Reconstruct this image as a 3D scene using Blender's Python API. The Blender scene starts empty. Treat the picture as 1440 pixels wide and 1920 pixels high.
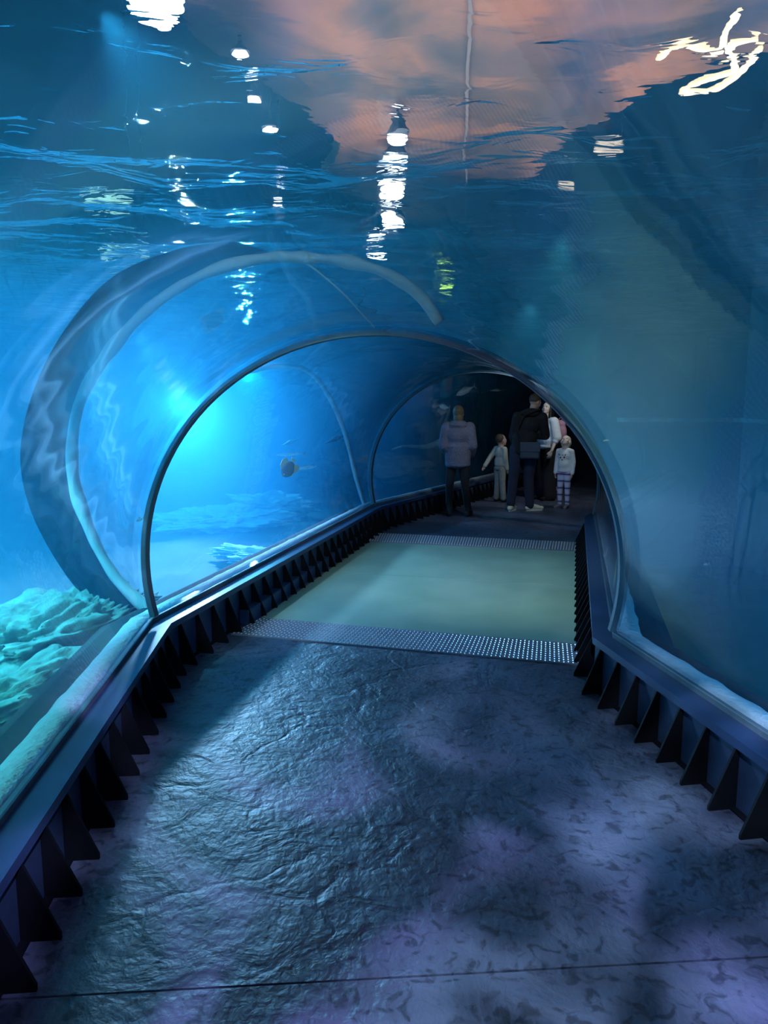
import bpy, bmesh, math, random
from math import sin, cos, tan, pi, radians, atan2, sqrt, hypot
from mathutils import Vector, Matrix, Euler, noise

# ------------------------------------------------------------------ scene, camera, world, lights
S = bpy.context.scene
COL = S.collection
S.view_settings.view_transform = 'Standard'
S.view_settings.look = 'None'
S.view_settings.gamma = 1
S.view_settings.use_curve_mapping = False
S.view_settings.exposure = 0.12
S.cycles.use_denoising = True
S.cycles.max_bounces = 8
S.cycles.diffuse_bounces = 3
S.cycles.glossy_bounces = 3
S.cycles.transmission_bounces = 4
S.cycles.transparent_max_bounces = 24
S.cycles.volume_bounces = 1
S.cycles.caustics_reflective = False
S.cycles.caustics_refractive = False
S.cycles.sample_clamp_indirect = 3.0
S.cycles.use_light_tree = True
S.cycles.use_adaptive_sampling = True
S.cycles.adaptive_threshold = 0.06

FOCAL = 1400.0
PITCH = radians(8.2)
EYE = Vector((0, 0, 1.62))
cam_data = bpy.data.cameras.new('camera')
cam_data.sensor_fit = 'VERTICAL'
cam_data.sensor_height = 36.0
cam_data.lens = 36.0 * FOCAL / 1920.0
cam_data.clip_start = 0.02
cam = bpy.data.objects.new('camera', cam_data)
cam.location = EYE
cam.rotation_euler = (radians(90) - PITCH, 0, 0)
COL.objects.link(cam)
S.camera = cam


def ray(px, py):
    a = (px - 720.0) / FOCAL
    b = (960.0 - py) / FOCAL
    return Vector((a, cos(PITCH) + b * sin(PITCH), b * cos(PITCH) - sin(PITCH)))


def at(px, py, z):
    """the place at height z seen at a pixel of the photograph"""
    d = ray(px, py)
    return EYE + d * ((z - EYE.z) / d.z)


def aty(px, py, y):
    """the place at distance y seen at a pixel of the photograph"""
    d = ray(px, py)
    return EYE + d * (y / d.y)


world = bpy.data.worlds.new('world')
S.world = world
world.use_nodes = True
world.node_tree.nodes['Background'].inputs[0].default_value = (0.02, 0.06, 0.1, 1)
world.node_tree.nodes['Background'].inputs[1].default_value = 0.02


def area(name, loc, target, size, power, color, size_y=None, spread=180):
    l = bpy.data.lights.new(name, 'AREA')
    l.energy = power
    l.color = color
    l.shape = 'RECTANGLE'
    l.size = size
    l.size_y = size_y or size
    l.spread = radians(spread)
    o = bpy.data.objects.new(name, l)
    o.location = loc
    o.rotation_euler = (Vector(target) - Vector(loc)).to_track_quat('-Z', 'Y').to_euler()
    COL.objects.link(o)
    return o


def spot(name, loc, target, power, color, cone=60, blend=0.6, radius=0.1):
    l = bpy.data.lights.new(name, 'SPOT')
    l.energy = power
    l.color = color
    l.spot_size = radians(cone)
    l.spot_blend = blend
    l.shadow_soft_size = radius
    o = bpy.data.objects.new(name, l)
    o.location = loc
    o.rotation_euler = (Vector(target) - Vector(loc)).to_track_quat('-Z', 'Y').to_euler()
    COL.objects.link(o)
    return o


def ripple_fill(o, scale=9.0, lo=0.45, hi=0.75, gain=3.0, tint=((0.5, 0.75, 1, 1), (0.35, 0.4, 1, 1))):
    """noise pattern on an added lamp, standing in for rippled light: brighter and dimmer patches over its cone"""
    l = o.data
    l.use_nodes = True
    nt = l.node_tree
    em = nt.nodes['Emission']
    tc = nt.nodes.new('ShaderNodeTexCoord')
    nz = nt.nodes.new('ShaderNodeTexNoise')
    nz.inputs['Scale'].default_value = scale
    nz.inputs['Detail'].default_value = 1.5
    nz.inputs['Distortion'].default_value = 1.2
    mr = nt.nodes.new('ShaderNodeMapRange')
    mr.inputs[1].default_value = lo
    mr.inputs[2].default_value = hi
    mr.inputs[3].default_value = 0.15
    mr.inputs[4].default_value = gain
    nt.links.new(tc.outputs['Normal'], nz.inputs['Vector'])
    nt.links.new(nz.outputs['Fac'], mr.inputs[0])
    nt.links.new(mr.outputs[0], em.inputs['Strength'])
    n2 = nt.nodes.new('ShaderNodeTexNoise')
    n2.inputs['Scale'].default_value = scale * 0.7
    nt.links.new(tc.outputs['Normal'], n2.inputs['Vector'])
    cr = nt.nodes.new('ShaderNodeValToRGB')
    cr.color_ramp.elements[0].position = 0.4
    cr.color_ramp.elements[0].color = tint[0]
    cr.color_ramp.elements[1].position = 0.6
    cr.color_ramp.elements[1].color = tint[1]
    nt.links.new(n2.outputs['Fac'], cr.inputs[0])
    nt.links.new(cr.outputs[0], em.inputs['Color'])


# underwater flood lamp whose glow fills the left side of the tank
GLOW = aty(345, 757, 10.5)
spot('flood_light', GLOW, (-1.6, 4.0, 0.4), 2600, (0.2, 0.5, 1.0), 112, 1.0, 0.12)
area('tank_light_left', (-4.5, 7.0, 2.8), (-4.6, 8.0, 0), 4, 650, (0.03, 0.38, 1.0), 8, 120)
area('tank_light_near', (-3.4, 1.8, 2.8), (-4.0, 3.0, 0), 2.4, 260, (0.05, 0.68, 0.64), 3, 100)
spot('rock_light', (-2.6, 4.2, 2.4), (-2.2, 4.5, 0), 400, (0.1, 0.8, 1.0), 52, 0.6, 0.04)
area('tank_light_right', (3.4, 3.5, 2.8), (3.6, 4.5, 0), 1.2, 26, (0.03, 0.45, 0.9), 7, 120)
spot('rail_fill_right', (3.0, 1.3, 1.3), (1.8, 3.4, 0.1), 190, (0.05, 0.4, 1.0), 70, 0.8, 0.04)  # added unseen spot, brightens the right sealant strip
spot('rail_fill_left', (-2.5, 0.8, 1.4), (-1.3, 3.2, 0.2), 25, (0.3, 0.6, 1.0), 80, 0.8, 0.04)  # added out of frame, lifts the left sealant strip
area('hall_fill_left', (-6.8, 6.0, 5.6), (-5.5, 6.0, 3), 3, 500, (0.3, 0.9, 0.9), 4, 110)  # added area lamp, tints the hall side teal
area('platform_fill_warm', (1.5, 4.4, 3.1), (1.5, 4.5, 6), 4.0, 115, (1.0, 0.8, 0.68), 5.0, 95)  # added unseen, lights the platform from below
ripple_fill(spot('ripple_fill', (0.3, 0.4, 2.8), (0.3, 2.7, 0), 330, (1, 1, 1), 82, 0.6, 0.03), 4.8, 0.47, 0.70, 3.6, ((0.5, 0.7, 1, 1), (0.46, 0.46, 1, 1)))  # added overhead spot for the rippled patches on the floor
spot('panel_fill', (1.2, 5.2, 2.75), (1.2, 6.9, 0), 80, (0.85, 1.0, 0.72), 75, 0.8, 0.04)  # extra spot added to whiten the glass panels
spot('people_fill', (1.6, 8.4, 2.7), (2.1, 11.6, 0.7), 110, (0.78, 0.88, 1.0), 80, 0.8, 0.05)  # added spot for the group and the far metal strip
spot('far_fill', (3.2, 11.4, 2.7), (2.5, 12.7, 0.7), 60, (0.9, 0.95, 1.0), 75, 0.8, 0.05)  # second added spot, nearer the boy and the dark-haired woman
spot('reflection_fill', (-0.9, 2.6, 2.86), (-0.6, 4.85, 2.3), 130, (0.35, 0.75, 1.0), 70, 0.8, 0.03)  # added to brighten the top of the big reflection arc
spot('kerb_fill', (-2.0, 6.2, 2.2), (-0.95, 6.6, 0.3), 150, (0.35, 0.65, 1.0), 95, 0.9, 0.03)  # added spot for the sealant left of the second ring
spot('far_water_fill', (-2.6, 14.5, 2.2), (-0.9, 8.0, 0.6), 1100, (0.04, 0.4, 1.0), 100, 0.9, 0.05)  # added spot, brightens water beside the far half of the second ring

# ------------------------------------------------------------------ helpers
def link(o):
    COL.objects.link(o)
    return o


def empty(name, loc=(0, 0, 0), rz=0.0):
    o = bpy.data.objects.new(name, None)
    o.location = loc
    o.rotation_euler = (0, 0, rz)
    o.empty_display_size = 0.1
    return link(o)


def tag(o, label=None, cat=None, group=None, kind=None):
    if label:
        o['label'] = label
    if cat:
        o['category'] = cat
    if group:
        o['group'] = group
    if kind:
        o['kind'] = kind
    return o


def meshobj(name, verts, faces, mat, parent=None, smooth=False):
    me = bpy.data.meshes.new(name)
    me.from_pydata([tuple(v) for v in verts], [], faces)
    me.update()
    if smooth:
        me.polygons.foreach_set('use_smooth', [True] * len(me.polygons))
    o = bpy.data.objects.new(name, me)
    if mat:
        me.materials.append(mat)
    link(o)
    if parent:
        o.parent = parent
    return o


def bmobj(name, bm, mat, parent=None, smooth=False):
    me = bpy.data.meshes.new(name)
    bmesh.ops.recalc_face_normals(bm, faces=bm.faces)
    bm.to_mesh(me)
    bm.free()
    if smooth:
        me.polygons.foreach_set('use_smooth', [True] * len(me.polygons))
    o = bpy.data.objects.new(name, me)
    me.materials.append(mat)
    link(o)
    if parent:
        o.parent = parent
    return o


def bevel(o, w=0.004, seg=2):
    m = o.modifiers.new('bevel', 'BEVEL')
    m.width = w
    m.segments = seg
    m.limit_method = 'ANGLE'
    return o


def quads(bm, rings, closed_profile=True, caps=True):
    """skin a list of vertex rings into bm"""
    vr = [[bm.verts.new(p) for p in r] for r in rings]
    n = len(rings[0])
    for a, b in zip(vr[:-1], vr[1:]):
        for i in range(n if closed_profile else n - 1):
            j = (i + 1) % n
            bm.faces.new((a[i], a[j], b[j], b[i]))
    if caps and closed_profile:
        bm.faces.new(vr[0][::-1])
        bm.faces.new(vr[-1])
    return vr


def prism(bm, pts, ext):
    """polygon (list of points) extruded by the vector ext"""
    ext = Vector(ext)
    a = [bm.verts.new(p) for p in pts]
    b = [bm.verts.new(Vector(p) + ext) for p in pts]
    n = len(a)
    bm.faces.new(a[::-1])
    bm.faces.new(b)
    for i in range(n):
        j = (i + 1) % n
        bm.faces.new((a[i], a[j], b[j], b[i]))


def box(bm, x0, x1, y0, y1, z0, z1):
    prism(bm, [(x0, y0, z0), (x1, y0, z0), (x1, y1, z0), (x0, y1, z0)], (0, 0, z1 - z0))


def tube(bm, path, radii, seg=10, squash=None):
    path = [Vector(p) for p in path]
    rings = []
    up = Vector((0, 0, 1))
    for i, p in enumerate(path):
        t = (path[min(i + 1, len(path) - 1)] - path[max(i - 1, 0)]).normalized()
        s = t.cross(up)
        if s.length < 1e-3:
            s = Vector((1, 0, 0))
        s.normalize()
        u = s.cross(t).normalized()
        r = radii[i] if hasattr(radii, '__len__') else radii
        rings.append([p + s * cos(2 * pi * k / seg) * r + u * sin(2 * pi * k / seg) * r * (squash or 1) for k in range(seg)])
    quads(bm, rings)


# ------------------------------------------------------------------ materials
def mat_new(name):
    m = bpy.data.materials.new(name)
    m.use_nodes = True
    nt = m.node_tree
    return m, nt, nt.nodes['Principled BSDF'], nt.nodes['Material Output']


def simple(name, color, rough=0.5, metal=0.0, noise_amt=0.0, noise_scale=20.0, bump=0.0, bump_scale=60.0, spec=None):
    m, nt, b, out = mat_new(name)
    b.inputs['Base Color'].default_value = (*color, 1)
    b.inputs['Roughness'].default_value = rough
    b.inputs['Metallic'].default_value = metal
    if spec is not None:
        b.inputs['Specular IOR Level'].default_value = spec
    tc = nt.nodes.new('ShaderNodeTexCoord')
    nz = nt.nodes.new('ShaderNodeTexNoise')
    nz.inputs['Scale'].default_value = noise_scale
    nz.inputs['Detail'].default_value = 5
    nt.links.new(tc.outputs['Object'], nz.inputs['Vector'])
    mx = nt.nodes.new('ShaderNodeMix')
    mx.data_type = 'RGBA'
    a = noise_amt
    mx.inputs[6].default_value = (*[c * (1 - a) for c in color], 1)
    mx.inputs[7].default_value = (*[min(1, c * (1 + a)) for c in color], 1)
    nt.links.new(nz.outputs['Fac'], mx.inputs[0])
    nt.links.new(mx.outputs[2], b.inputs['Base Color'])
    if bump:
        n2 = nt.nodes.new('ShaderNodeTexNoise')
        n2.inputs['Scale'].default_value = bump_scale
        n2.inputs['Detail'].default_value = 4
        nt.links.new(tc.outputs['Object'], n2.inputs['Vector'])
        bp = nt.nodes.new('ShaderNodeBump')
        bp.inputs['Strength'].default_value = bump
        bp.inputs['Distance'].default_value = 0.02
        nt.links.new(n2.outputs['Fac'], bp.inputs['Height'])
        nt.links.new(bp.outputs[0], b.inputs['Normal'])
    return m


def acrylic_mat(name, strength=1.0, wob=0.02):
    """clear sheet: transparent with a Fresnel reflection"""
    m, nt, b, out = mat_new(name)
    nt.nodes.remove(b)
    tr = nt.nodes.new('ShaderNodeBsdfTransparent')
    tr.inputs[0].default_value = (0.96, 0.99, 1.0, 1)
    gl = nt.nodes.new('ShaderNodeBsdfGlossy')
    gl.inputs['Roughness'].default_value = 0.03
    gl.inputs[0].default_value = (strength, strength, strength, 1)
    lw = nt.nodes.new('ShaderNodeLayerWeight')
    pw = nt.nodes.new('ShaderNodeMath')
    pw.operation = 'POWER'
    pw.inputs[1].default_value = 5.0
    fr = nt.nodes.new('ShaderNodeMapRange')
    fr.inputs[3].default_value = 0.04
    fr.inputs[4].default_value = 0.9
    nt.links.new(lw.outputs['Facing'], pw.inputs[0])
    nt.links.new(pw.outputs[0], fr.inputs[0])
    mx = nt.nodes.new('ShaderNodeMixShader')
    nt.links.new(fr.outputs[0], mx.inputs[0])
    nt.links.new(tr.outputs[0], mx.inputs[1])
    nt.links.new(gl.outputs[0], mx.inputs[2])
    nt.links.new(mx.outputs[0], out.inputs['Surface'])
    if wob:
        tc = nt.nodes.new('ShaderNodeTexCoord')
        nz = nt.nodes.new('ShaderNodeTexNoise')
        nz.inputs['Scale'].default_value = 2.0
        nz.inputs['Detail'].default_value = 1
        bp = nt.nodes.new('ShaderNodeBump')
        bp.inputs['Strength'].default_value = wob
        bp.inputs['Distance'].default_value = 0.5
        nt.links.new(tc.outputs['Object'], nz.inputs['Vector'])
        nt.links.new(nz.outputs['Fac'], bp.inputs['Height'])
        nt.links.new(bp.outputs[0], gl.inputs['Normal'])
    return m


def water_mat():
    m, nt, b, out = mat_new('tank_water')
    nt.nodes.remove(b)
    tr = nt.nodes.new('ShaderNodeBsdfTransparent')
    nt.links.new(tr.outputs[0], out.inputs['Surface'])
    sc = nt.nodes.new('ShaderNodeVolumeScatter')
    sc.inputs['Color'].default_value = (0.06, 0.55, 1.0, 1)
    sc.inputs['Density'].default_value = WATER_SCATTER
    sc.inputs['Anisotropy'].default_value = 0.3
    ab = nt.nodes.new('ShaderNodeVolumeAbsorption')
    ab.inputs['Color'].default_value = (0.0, 0.62, 0.85, 1)
    ab.inputs['Density'].default_value = WATER_ABSORB
    ad = nt.nodes.new('ShaderNodeAddShader')
    nt.links.new(sc.outputs[0], ad.inputs[0])
    nt.links.new(ab.outputs[0], ad.inputs[1])
    nt.links.new(ad.outputs[0], out.inputs['Volume'])
    return m


WATER_SCATTER = 0.13
SURF_IOR = 1.016
WATER_ABSORB = 0.06


def surface_mat():
    m, nt, b, out = mat_new('water_surface')
    nt.nodes.remove(b)
    g = nt.nodes.new('ShaderNodeBsdfGlass')
    g.inputs['IOR'].default_value = SURF_IOR
    g.inputs['Roughness'].default_value = 0.0
    tc = nt.nodes.new('ShaderNodeTexCoord')
    mp = nt.nodes.new('ShaderNodeMapping')
    mp.inputs['Scale'].default_value = (1.0, 1.6, 1)
    nz = nt.nodes.new('ShaderNodeTexNoise')
    nz.inputs['Scale'].default_value = 3.2
    nz.inputs['Detail'].default_value = 2.5
    nz.inputs['Distortion'].default_value = 0.8
    bp = nt.nodes.new('ShaderNodeBump')
    bp.inputs['Strength'].default_value = 0.6
    bp.inputs['Distance'].default_value = 0.05
    nt.links.new(tc.outputs['Object'], mp.inputs[0])
    nt.links.new(mp.outputs[0], nz.inputs['Vector'])
    nt.links.new(nz.outputs['Fac'], bp.inputs['Height'])
    nt.links.new(bp.outputs[0], g.inputs['Normal'])
    nt.links.new(g.outputs[0], out.inputs['Surface'])
    return m


M_ACRYLIC = acrylic_mat('clear_acrylic', 0.9)
M_WATER = water_mat()
M_SURF = surface_mat()
M_SAND = simple('tank_sand', (0.14, 0.2, 0.18), 0.9, noise_amt=0.4, noise_scale=3, bump=0.4, bump_scale=8)
M_TANK = simple('tank_render', (0.22, 0.33, 0.4), 0.8, noise_amt=0.25, noise_scale=1.5)
M_STEEL = simple('blue_painted_steel', (0.035, 0.06, 0.14), 0.38, noise_amt=0.3, noise_scale=6)
M_JOINT = simple('grey_joint_seal', (0.1, 0.15, 0.19), 0.35, noise_amt=0.1)

# ------------------------------------------------------------------ tunnel frame
H = 0.30                      # height of the kerb flange
C_L = [Vector((-0.80, -1.2)), at(316, 1169, H).xy, at(713, 950, H).xy]
C_R = [Vector((2.05, -1.2)), at(1116.6, 1195, H).xy, at(1098, 969.5, H).xy]
hd = radians(28)
C_L.append(C_L[2] + Vector((sin(hd), cos(hd))) * 6.3)
C_R.append(C_R[2] + Vector((sin(hd), cos(hd))) * 6.3)
RAD = 1.335
CZ = 0.67
print('corners', C_L, C_R)


def frame(j):
    c = (C_L[j] + C_R[j]) / 2
    lat = (C_R[j] - C_L[j])
    w = lat.length / 2
    return c, lat.normalized(), w


def pos(j, u, z, off=0.0):
    """point of the tunnel section at joint j; u = offset from the axis, the flange edge being at 1.22"""
    c, lat, w = frame(j)
    fwd = Vector((-lat.y, lat.x))
    p = c + lat * (u * w / 1.22) + fwd * off
    return Vector((p.x, p.y, z))


def arch(r, n=64, zb=0.345):
    a0 = math.asin((zb - CZ) / r)
    return [(r * cos(a), CZ + r * sin(a)) for a in [a0 + (pi - 2 * a0) * k / n for k in range(n + 1)]]


# acrylic rings
for j in range(3):
    bm = bmesh.new()
    prof = arch(RAD) + arch(RAD + 0.05)[::-1]
    o0, o1 = 0.012, -0.012
    quads(bm, [[pos(j, u, z, o0) for u, z in prof], [pos(j + 1, u, z, o1) for u, z in prof]])
    o = bmobj('window_%d' % (j + 1), bm, M_ACRYLIC, smooth=True)
    m = o.modifiers.new('split', 'EDGE_SPLIT')
    tag(o, kind='structure')

# joints
for n, j in ((1, 1), (2, 2)):
    bm = bmesh.new()
    prof = arch(RAD - 0.006) + arch(RAD + 0.024)[::-1]
    quads(bm, [[pos(j, u, z, -0.03) for u, z in prof], [pos(j, u, z, 0.03) for u, z in prof]])
    o = bmobj('trim_%d' % n, bm, M_JOINT, smooth=True)
    o.modifiers.new('split', 'EDGE_SPLIT')
    tag(o, kind='structure')

# ------------------------------------------------------------------ water
X0, X1, Y0, Y1 = -9.0, 9.0, -1.19, 22.0
ZS = 2.95
bm = bmesh.new()
box(bm, X0, X1, Y0, Y1, -0.6, ZS + 0.1)
prof = [(-1.52, -0.3)] + arch(RAD + 0.056)[::-1] + [(1.52, -0.3)]
prof = [(-1.6, -0.3), (-1.6, 0.29)] + arch(RAD + 0.056, zb=0.3)[::-1] + [(1.6, 0.29), (1.6, -0.3)]
ex = [pos(0, u, z, 0.05) for u, z in prof]
rings = [ex] + [[pos(j, u, z) for u, z in prof] for j in (1, 2, 3)]
quads(bm, rings)
bmesh.ops.recalc_face_normals(bm, faces=bm.faces)
# the tunnel is a hollow in the water: its faces look into the tunnel
hollow = [f for f in bm.faces if f.index >= 0]
bm.faces.ensure_lookup_table()
for f in bm.faces[6:]:
    f.normal_flip()
me = bpy.data.meshes.new('water')
bm.to_mesh(me)
bm.free()
me.materials.append(M_WATER)
water = link(bpy.data.objects.new('water', me))
tag(water, 'blue water filling the tank around the tunnel', 'water', kind='stuff')


def surf_h(x, y):
    v = Vector((x * 0.9, y * 1.2, 0))
    h = 0.07 * noise.noise(v * 0.9) + 0.035 * noise.noise(v * 2.3 + Vector((5, 1, 0))) + 0.004 * noise.noise(v * 6.0)
    return h


nx, ny = 300, 380
vs = [(X0 + (X1 - X0) * i / nx, Y0 + (Y1 - Y0) * j / ny) for j in range(ny + 1) for i in range(nx + 1)]
vs = [(x, y, ZS + surf_h(x, y)) for x, y in vs]
fs = [(j * (nx + 1) + i, j * (nx + 1) + i + 1, (j + 1) * (nx + 1) + i + 1, (j + 1) * (nx + 1) + i) for j in range(ny) for i in range(nx)]
o = meshobj('water_surface', vs, fs, M_SURF, smooth=True)
tag(o, 'rippled surface of the tank water above the tunnel', 'water surface', kind='stuff')

# sand bed, tank walls
def bed(x, y):
    return -0.25 + 0.25 * noise.noise(Vector((x * 0.35, y * 0.35, 2))) + 0.06 * noise.noise(Vector((x, y * 2.2, 7)))


nx, ny = 120, 150
vs = [(X0 + (X1 - X0) * i / nx, Y0 + (Y1 - Y0) * j / ny) for j in range(ny + 1) for i in range(nx + 1)]
vs = [(x, y, bed(x, y)) for x, y in vs]
fs = [(j * (nx + 1) + i, j * (nx + 1) + i + 1, (j + 1) * (nx + 1) + i + 1, (j + 1) * (nx + 1) + i) for j in range(ny) for i in range(nx)]
tag(meshobj('floor_tank', vs, fs, M_SAND, smooth=True), kind='structure')


def slab(name, x0, x1, y0, y1, z0, z1, mat, parent=None):
    bm = bmesh.new()
    box(bm, x0, x1, y0, y1, z0, z1)
    return bmobj(name, bm, mat, parent)


tag(slab('wall_left', X0 - 0.3, X0 + 0.01, Y0, Y1, -0.6, 6.5, M_TANK), kind='structure')
tag(slab('wall_right', X1 - 0.01, X1 + 0.3, Y0, Y1, -0.6, 6.5, M_TANK), kind='structure')
tag(slab('wall_pier', 4.25, X1 - 0.02, Y0, 8.9, -0.6, 6.5, M_TANK), kind='structure')
tag(slab('wall_back', X0 - 0.3, X1 + 0.3, Y1 - 0.01, Y1 + 0.3, -0.6, 6.5, M_TANK), kind='structure')
M_HALL = simple('hall_ceiling', (0.2, 0.35, 0.4), 0.9)
M_BROWN = simple('brown_board', (0.25, 0.14, 0.09), 0.7, noise_amt=0.5, noise_scale=2)
tag(slab('ceiling', X0 - 0.3, X1 + 0.3, Y0, Y1, 6.2, 6.5, M_HALL), kind='structure')

# ------------------------------------------------------------------ kerbs
def nodes_bump(nt, b, scale, detail, strength, dist, coord='Object', distort=0.0, stretch=(1, 1, 1)):
    tc = nt.nodes.new('ShaderNodeTexCoord')
    mp = nt.nodes.new('ShaderNodeMapping')
    mp.inputs['Scale'].default_value = stretch
    nz = nt.nodes.new('ShaderNodeTexNoise')
    nz.inputs['Scale'].default_value = scale
    nz.inputs['Detail'].default_value = detail
    nz.inputs['Distortion'].default_value = distort
    bp = nt.nodes.new('ShaderNodeBump')
    bp.inputs['Strength'].default_value = strength
    bp.inputs['Distance'].default_value = dist
    nt.links.new(tc.outputs[coord], mp.inputs[0])
    nt.links.new(mp.outputs[0], nz.inputs['Vector'])
    nt.links.new(nz.outputs['Fac'], bp.inputs['Height'])
    old = b.inputs['Normal'].links
    if old:
        nt.links.new(old[0].from_socket, bp.inputs['Normal'])
    nt.links.new(bp.outputs[0], b.inputs['Normal'])
    return nz


M_FIN = simple('black_painted_steel', (0.004, 0.005, 0.008), 0.75, noise_amt=0.4, noise_scale=15, spec=0.15)
M_PLATE = simple('dark_kerb_plate', (0.03, 0.05, 0.1), 0.5, noise_amt=0.3)
M_PLINTH = simple('dark_concrete', (0.04, 0.05, 0.07), 0.9, noise_amt=0.3)
M_SEAL = simple('pale_rough_sealant', (0.62, 0.7, 0.78), 0.8, noise_amt=0.18, noise_scale=30, bump=0.8, bump_scale=40)
M_STRIP = simple('grey_gasket', (0.14, 0.17, 0.2), 0.5, noise_amt=0.3, noise_scale=20)


def kerb(j, s, label):
    a, b = pos(j, s * 1.22, 0), pos(j + 1, s * 1.22, 0)
    root = empty('tunnel_kerb', ((a.x + b.x) / 2, (a.y + b.y) / 2, 0))
    tag(root, label, 'kerb')
    inv = Matrix.Translation(-root.location)

    def sweep(name, prof, mat, smooth=False, sub=1, jitter=0.0):
        bm = bmesh.new()
        rings = []
        for k in range(sub + 1):
            t = k / sub
            ring = []
            for i, (u, z) in enumerate(prof):
                p = pos(j, s * u, z).lerp(pos(j + 1, s * u, z), t)
                if jitter and 0 < k < sub:
                    n = noise.noise(Vector((k * 0.33, i * 1.7 + j * 5, s * 3)))
                    c, lat, w = frame(j)
                    p += Vector((lat.x, lat.y, 0)) * n * jitter
                    p.z += abs(n) * jitter * 0.3
                ring.append(inv @ p)
            rings.append(ring)
        quads(bm, rings)
        return bmobj(name, bm, mat, root, smooth)

    sweep('plate', [(1.228, 0), (1.238, 0), (1.238, 0.29), (1.228, 0.29)], M_PLATE)
    sweep('flange', [(1.205, 0.262), (1.213, 0.262), (1.213, 0.292), (1.318, 0.292), (1.318, 0.302), (1.205, 0.302)], M_STEEL)
    sweep('gasket', [(1.312, 0.285), (1.338, 0.285), (1.338, 0.325), (1.334, 0.331), (1.316, 0.331), (1.312, 0.327)], M_STRIP)
    L = (b - a).length
    n = int(L * 22)
    sweep('sealant', [(1.339, 0.295), (1.47, 0.28), (1.475, 0.292), (1.45, 0.326), (1.41, 0.340), (1.339, 0.338)], M_SEAL, True, n, 0.012)
    sweep('plinth', [(1.238, -0.28), (1.66, -0.28), (1.64, 0.26), (1.58, 0.285), (1.238, 0.285)], M_PLINTH)
    sweep('foot_plate', [(1.20, 0.0), (1.228, 0.0), (1.228, 0.007), (1.20, 0.007)], M_FIN)
    # triangular gussets
    c, lat, w = frame(j)
    ax = (b - a).normalized()
    inn = Vector((ax.y, -ax.x, 0)) * (-s)
    step = 0.205 if j != 1 else 0.225
    n = int((L - 0.1) / step)
    first = 0.09
    made = 0
    for k in range(n + 1):
        d = L - first - k * step
        p = a + ax * d
        if d < 0.05 or p.y < 1.0 or (j == 2 and s > 0):
            continue
        p = p - root.location
        bm = bmesh.new()
        t = ax * 0.006
        q = p + Vector((0, 0, 0.0005)) - inn * 0.006
        prism(bm, [q - t, q + inn * 0.012 * 0 - t + inn * 0.118, q - t + inn * 0.118 + Vector((0, 0, 0.018)), q - t + inn * 0.012 + Vector((0, 0, 0.268)), q - t + Vector((0, 0, 0.268))], t * 2)
        bmobj('gusset', bm, M_FIN, root)
    return root


kerb(0, -1, 'dark blue steel kerb with black gussets along left foreground')
kerb(0, 1, 'dark blue steel kerb with black gussets along right foreground')
kerb(1, -1, 'long steel kerb with gussets left of the green glass floor panels')
kerb(1, 1, 'steel kerb seen nearly end-on, right of green glass floor panels')
kerb(2, -1, 'distant dark kerb behind the woman in the grey fur coat')
kerb(2, 1, 'distant kerb on right beyond the metal strip, mostly hidden by the bend')

# black ledge beside the glass floor
A, B = at(466, 1172, 0), at(698, 1005, 0)
ax = (B - A).normalized()
out = Vector((-ax.y, ax.x, 0))
o_r = empty('floor_ledge', (A + B) / 2)
tag(o_r, 'low black box ledge between glass floor panels and left kerb', 'ledge')
bm = bmesh.new()
A0, B0 = A - o_r.location, B - o_r.location
prism(bm, [A0, B0, B0 + Vector((0, 0, 0.1)), A0 + Vector((0, 0, 0.1))], out * 0.008)
prism(bm, [A0 + Vector((0, 0, 0.1)), B0 + Vector((0, 0, 0.1)), B0 + Vector((0, 0, 0.108)), A0 + Vector((0, 0, 0.108))], out * 0.07)
prism(bm, [A0, A0 + out * 0.07, A0 + out * 0.07 + Vector((0, 0, 0.1)), A0 + Vector((0, 0, 0.1))], ax * 0.008)
bevel(bmobj('casing', bm, M_STEEL, o_r), 0.003)

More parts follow.
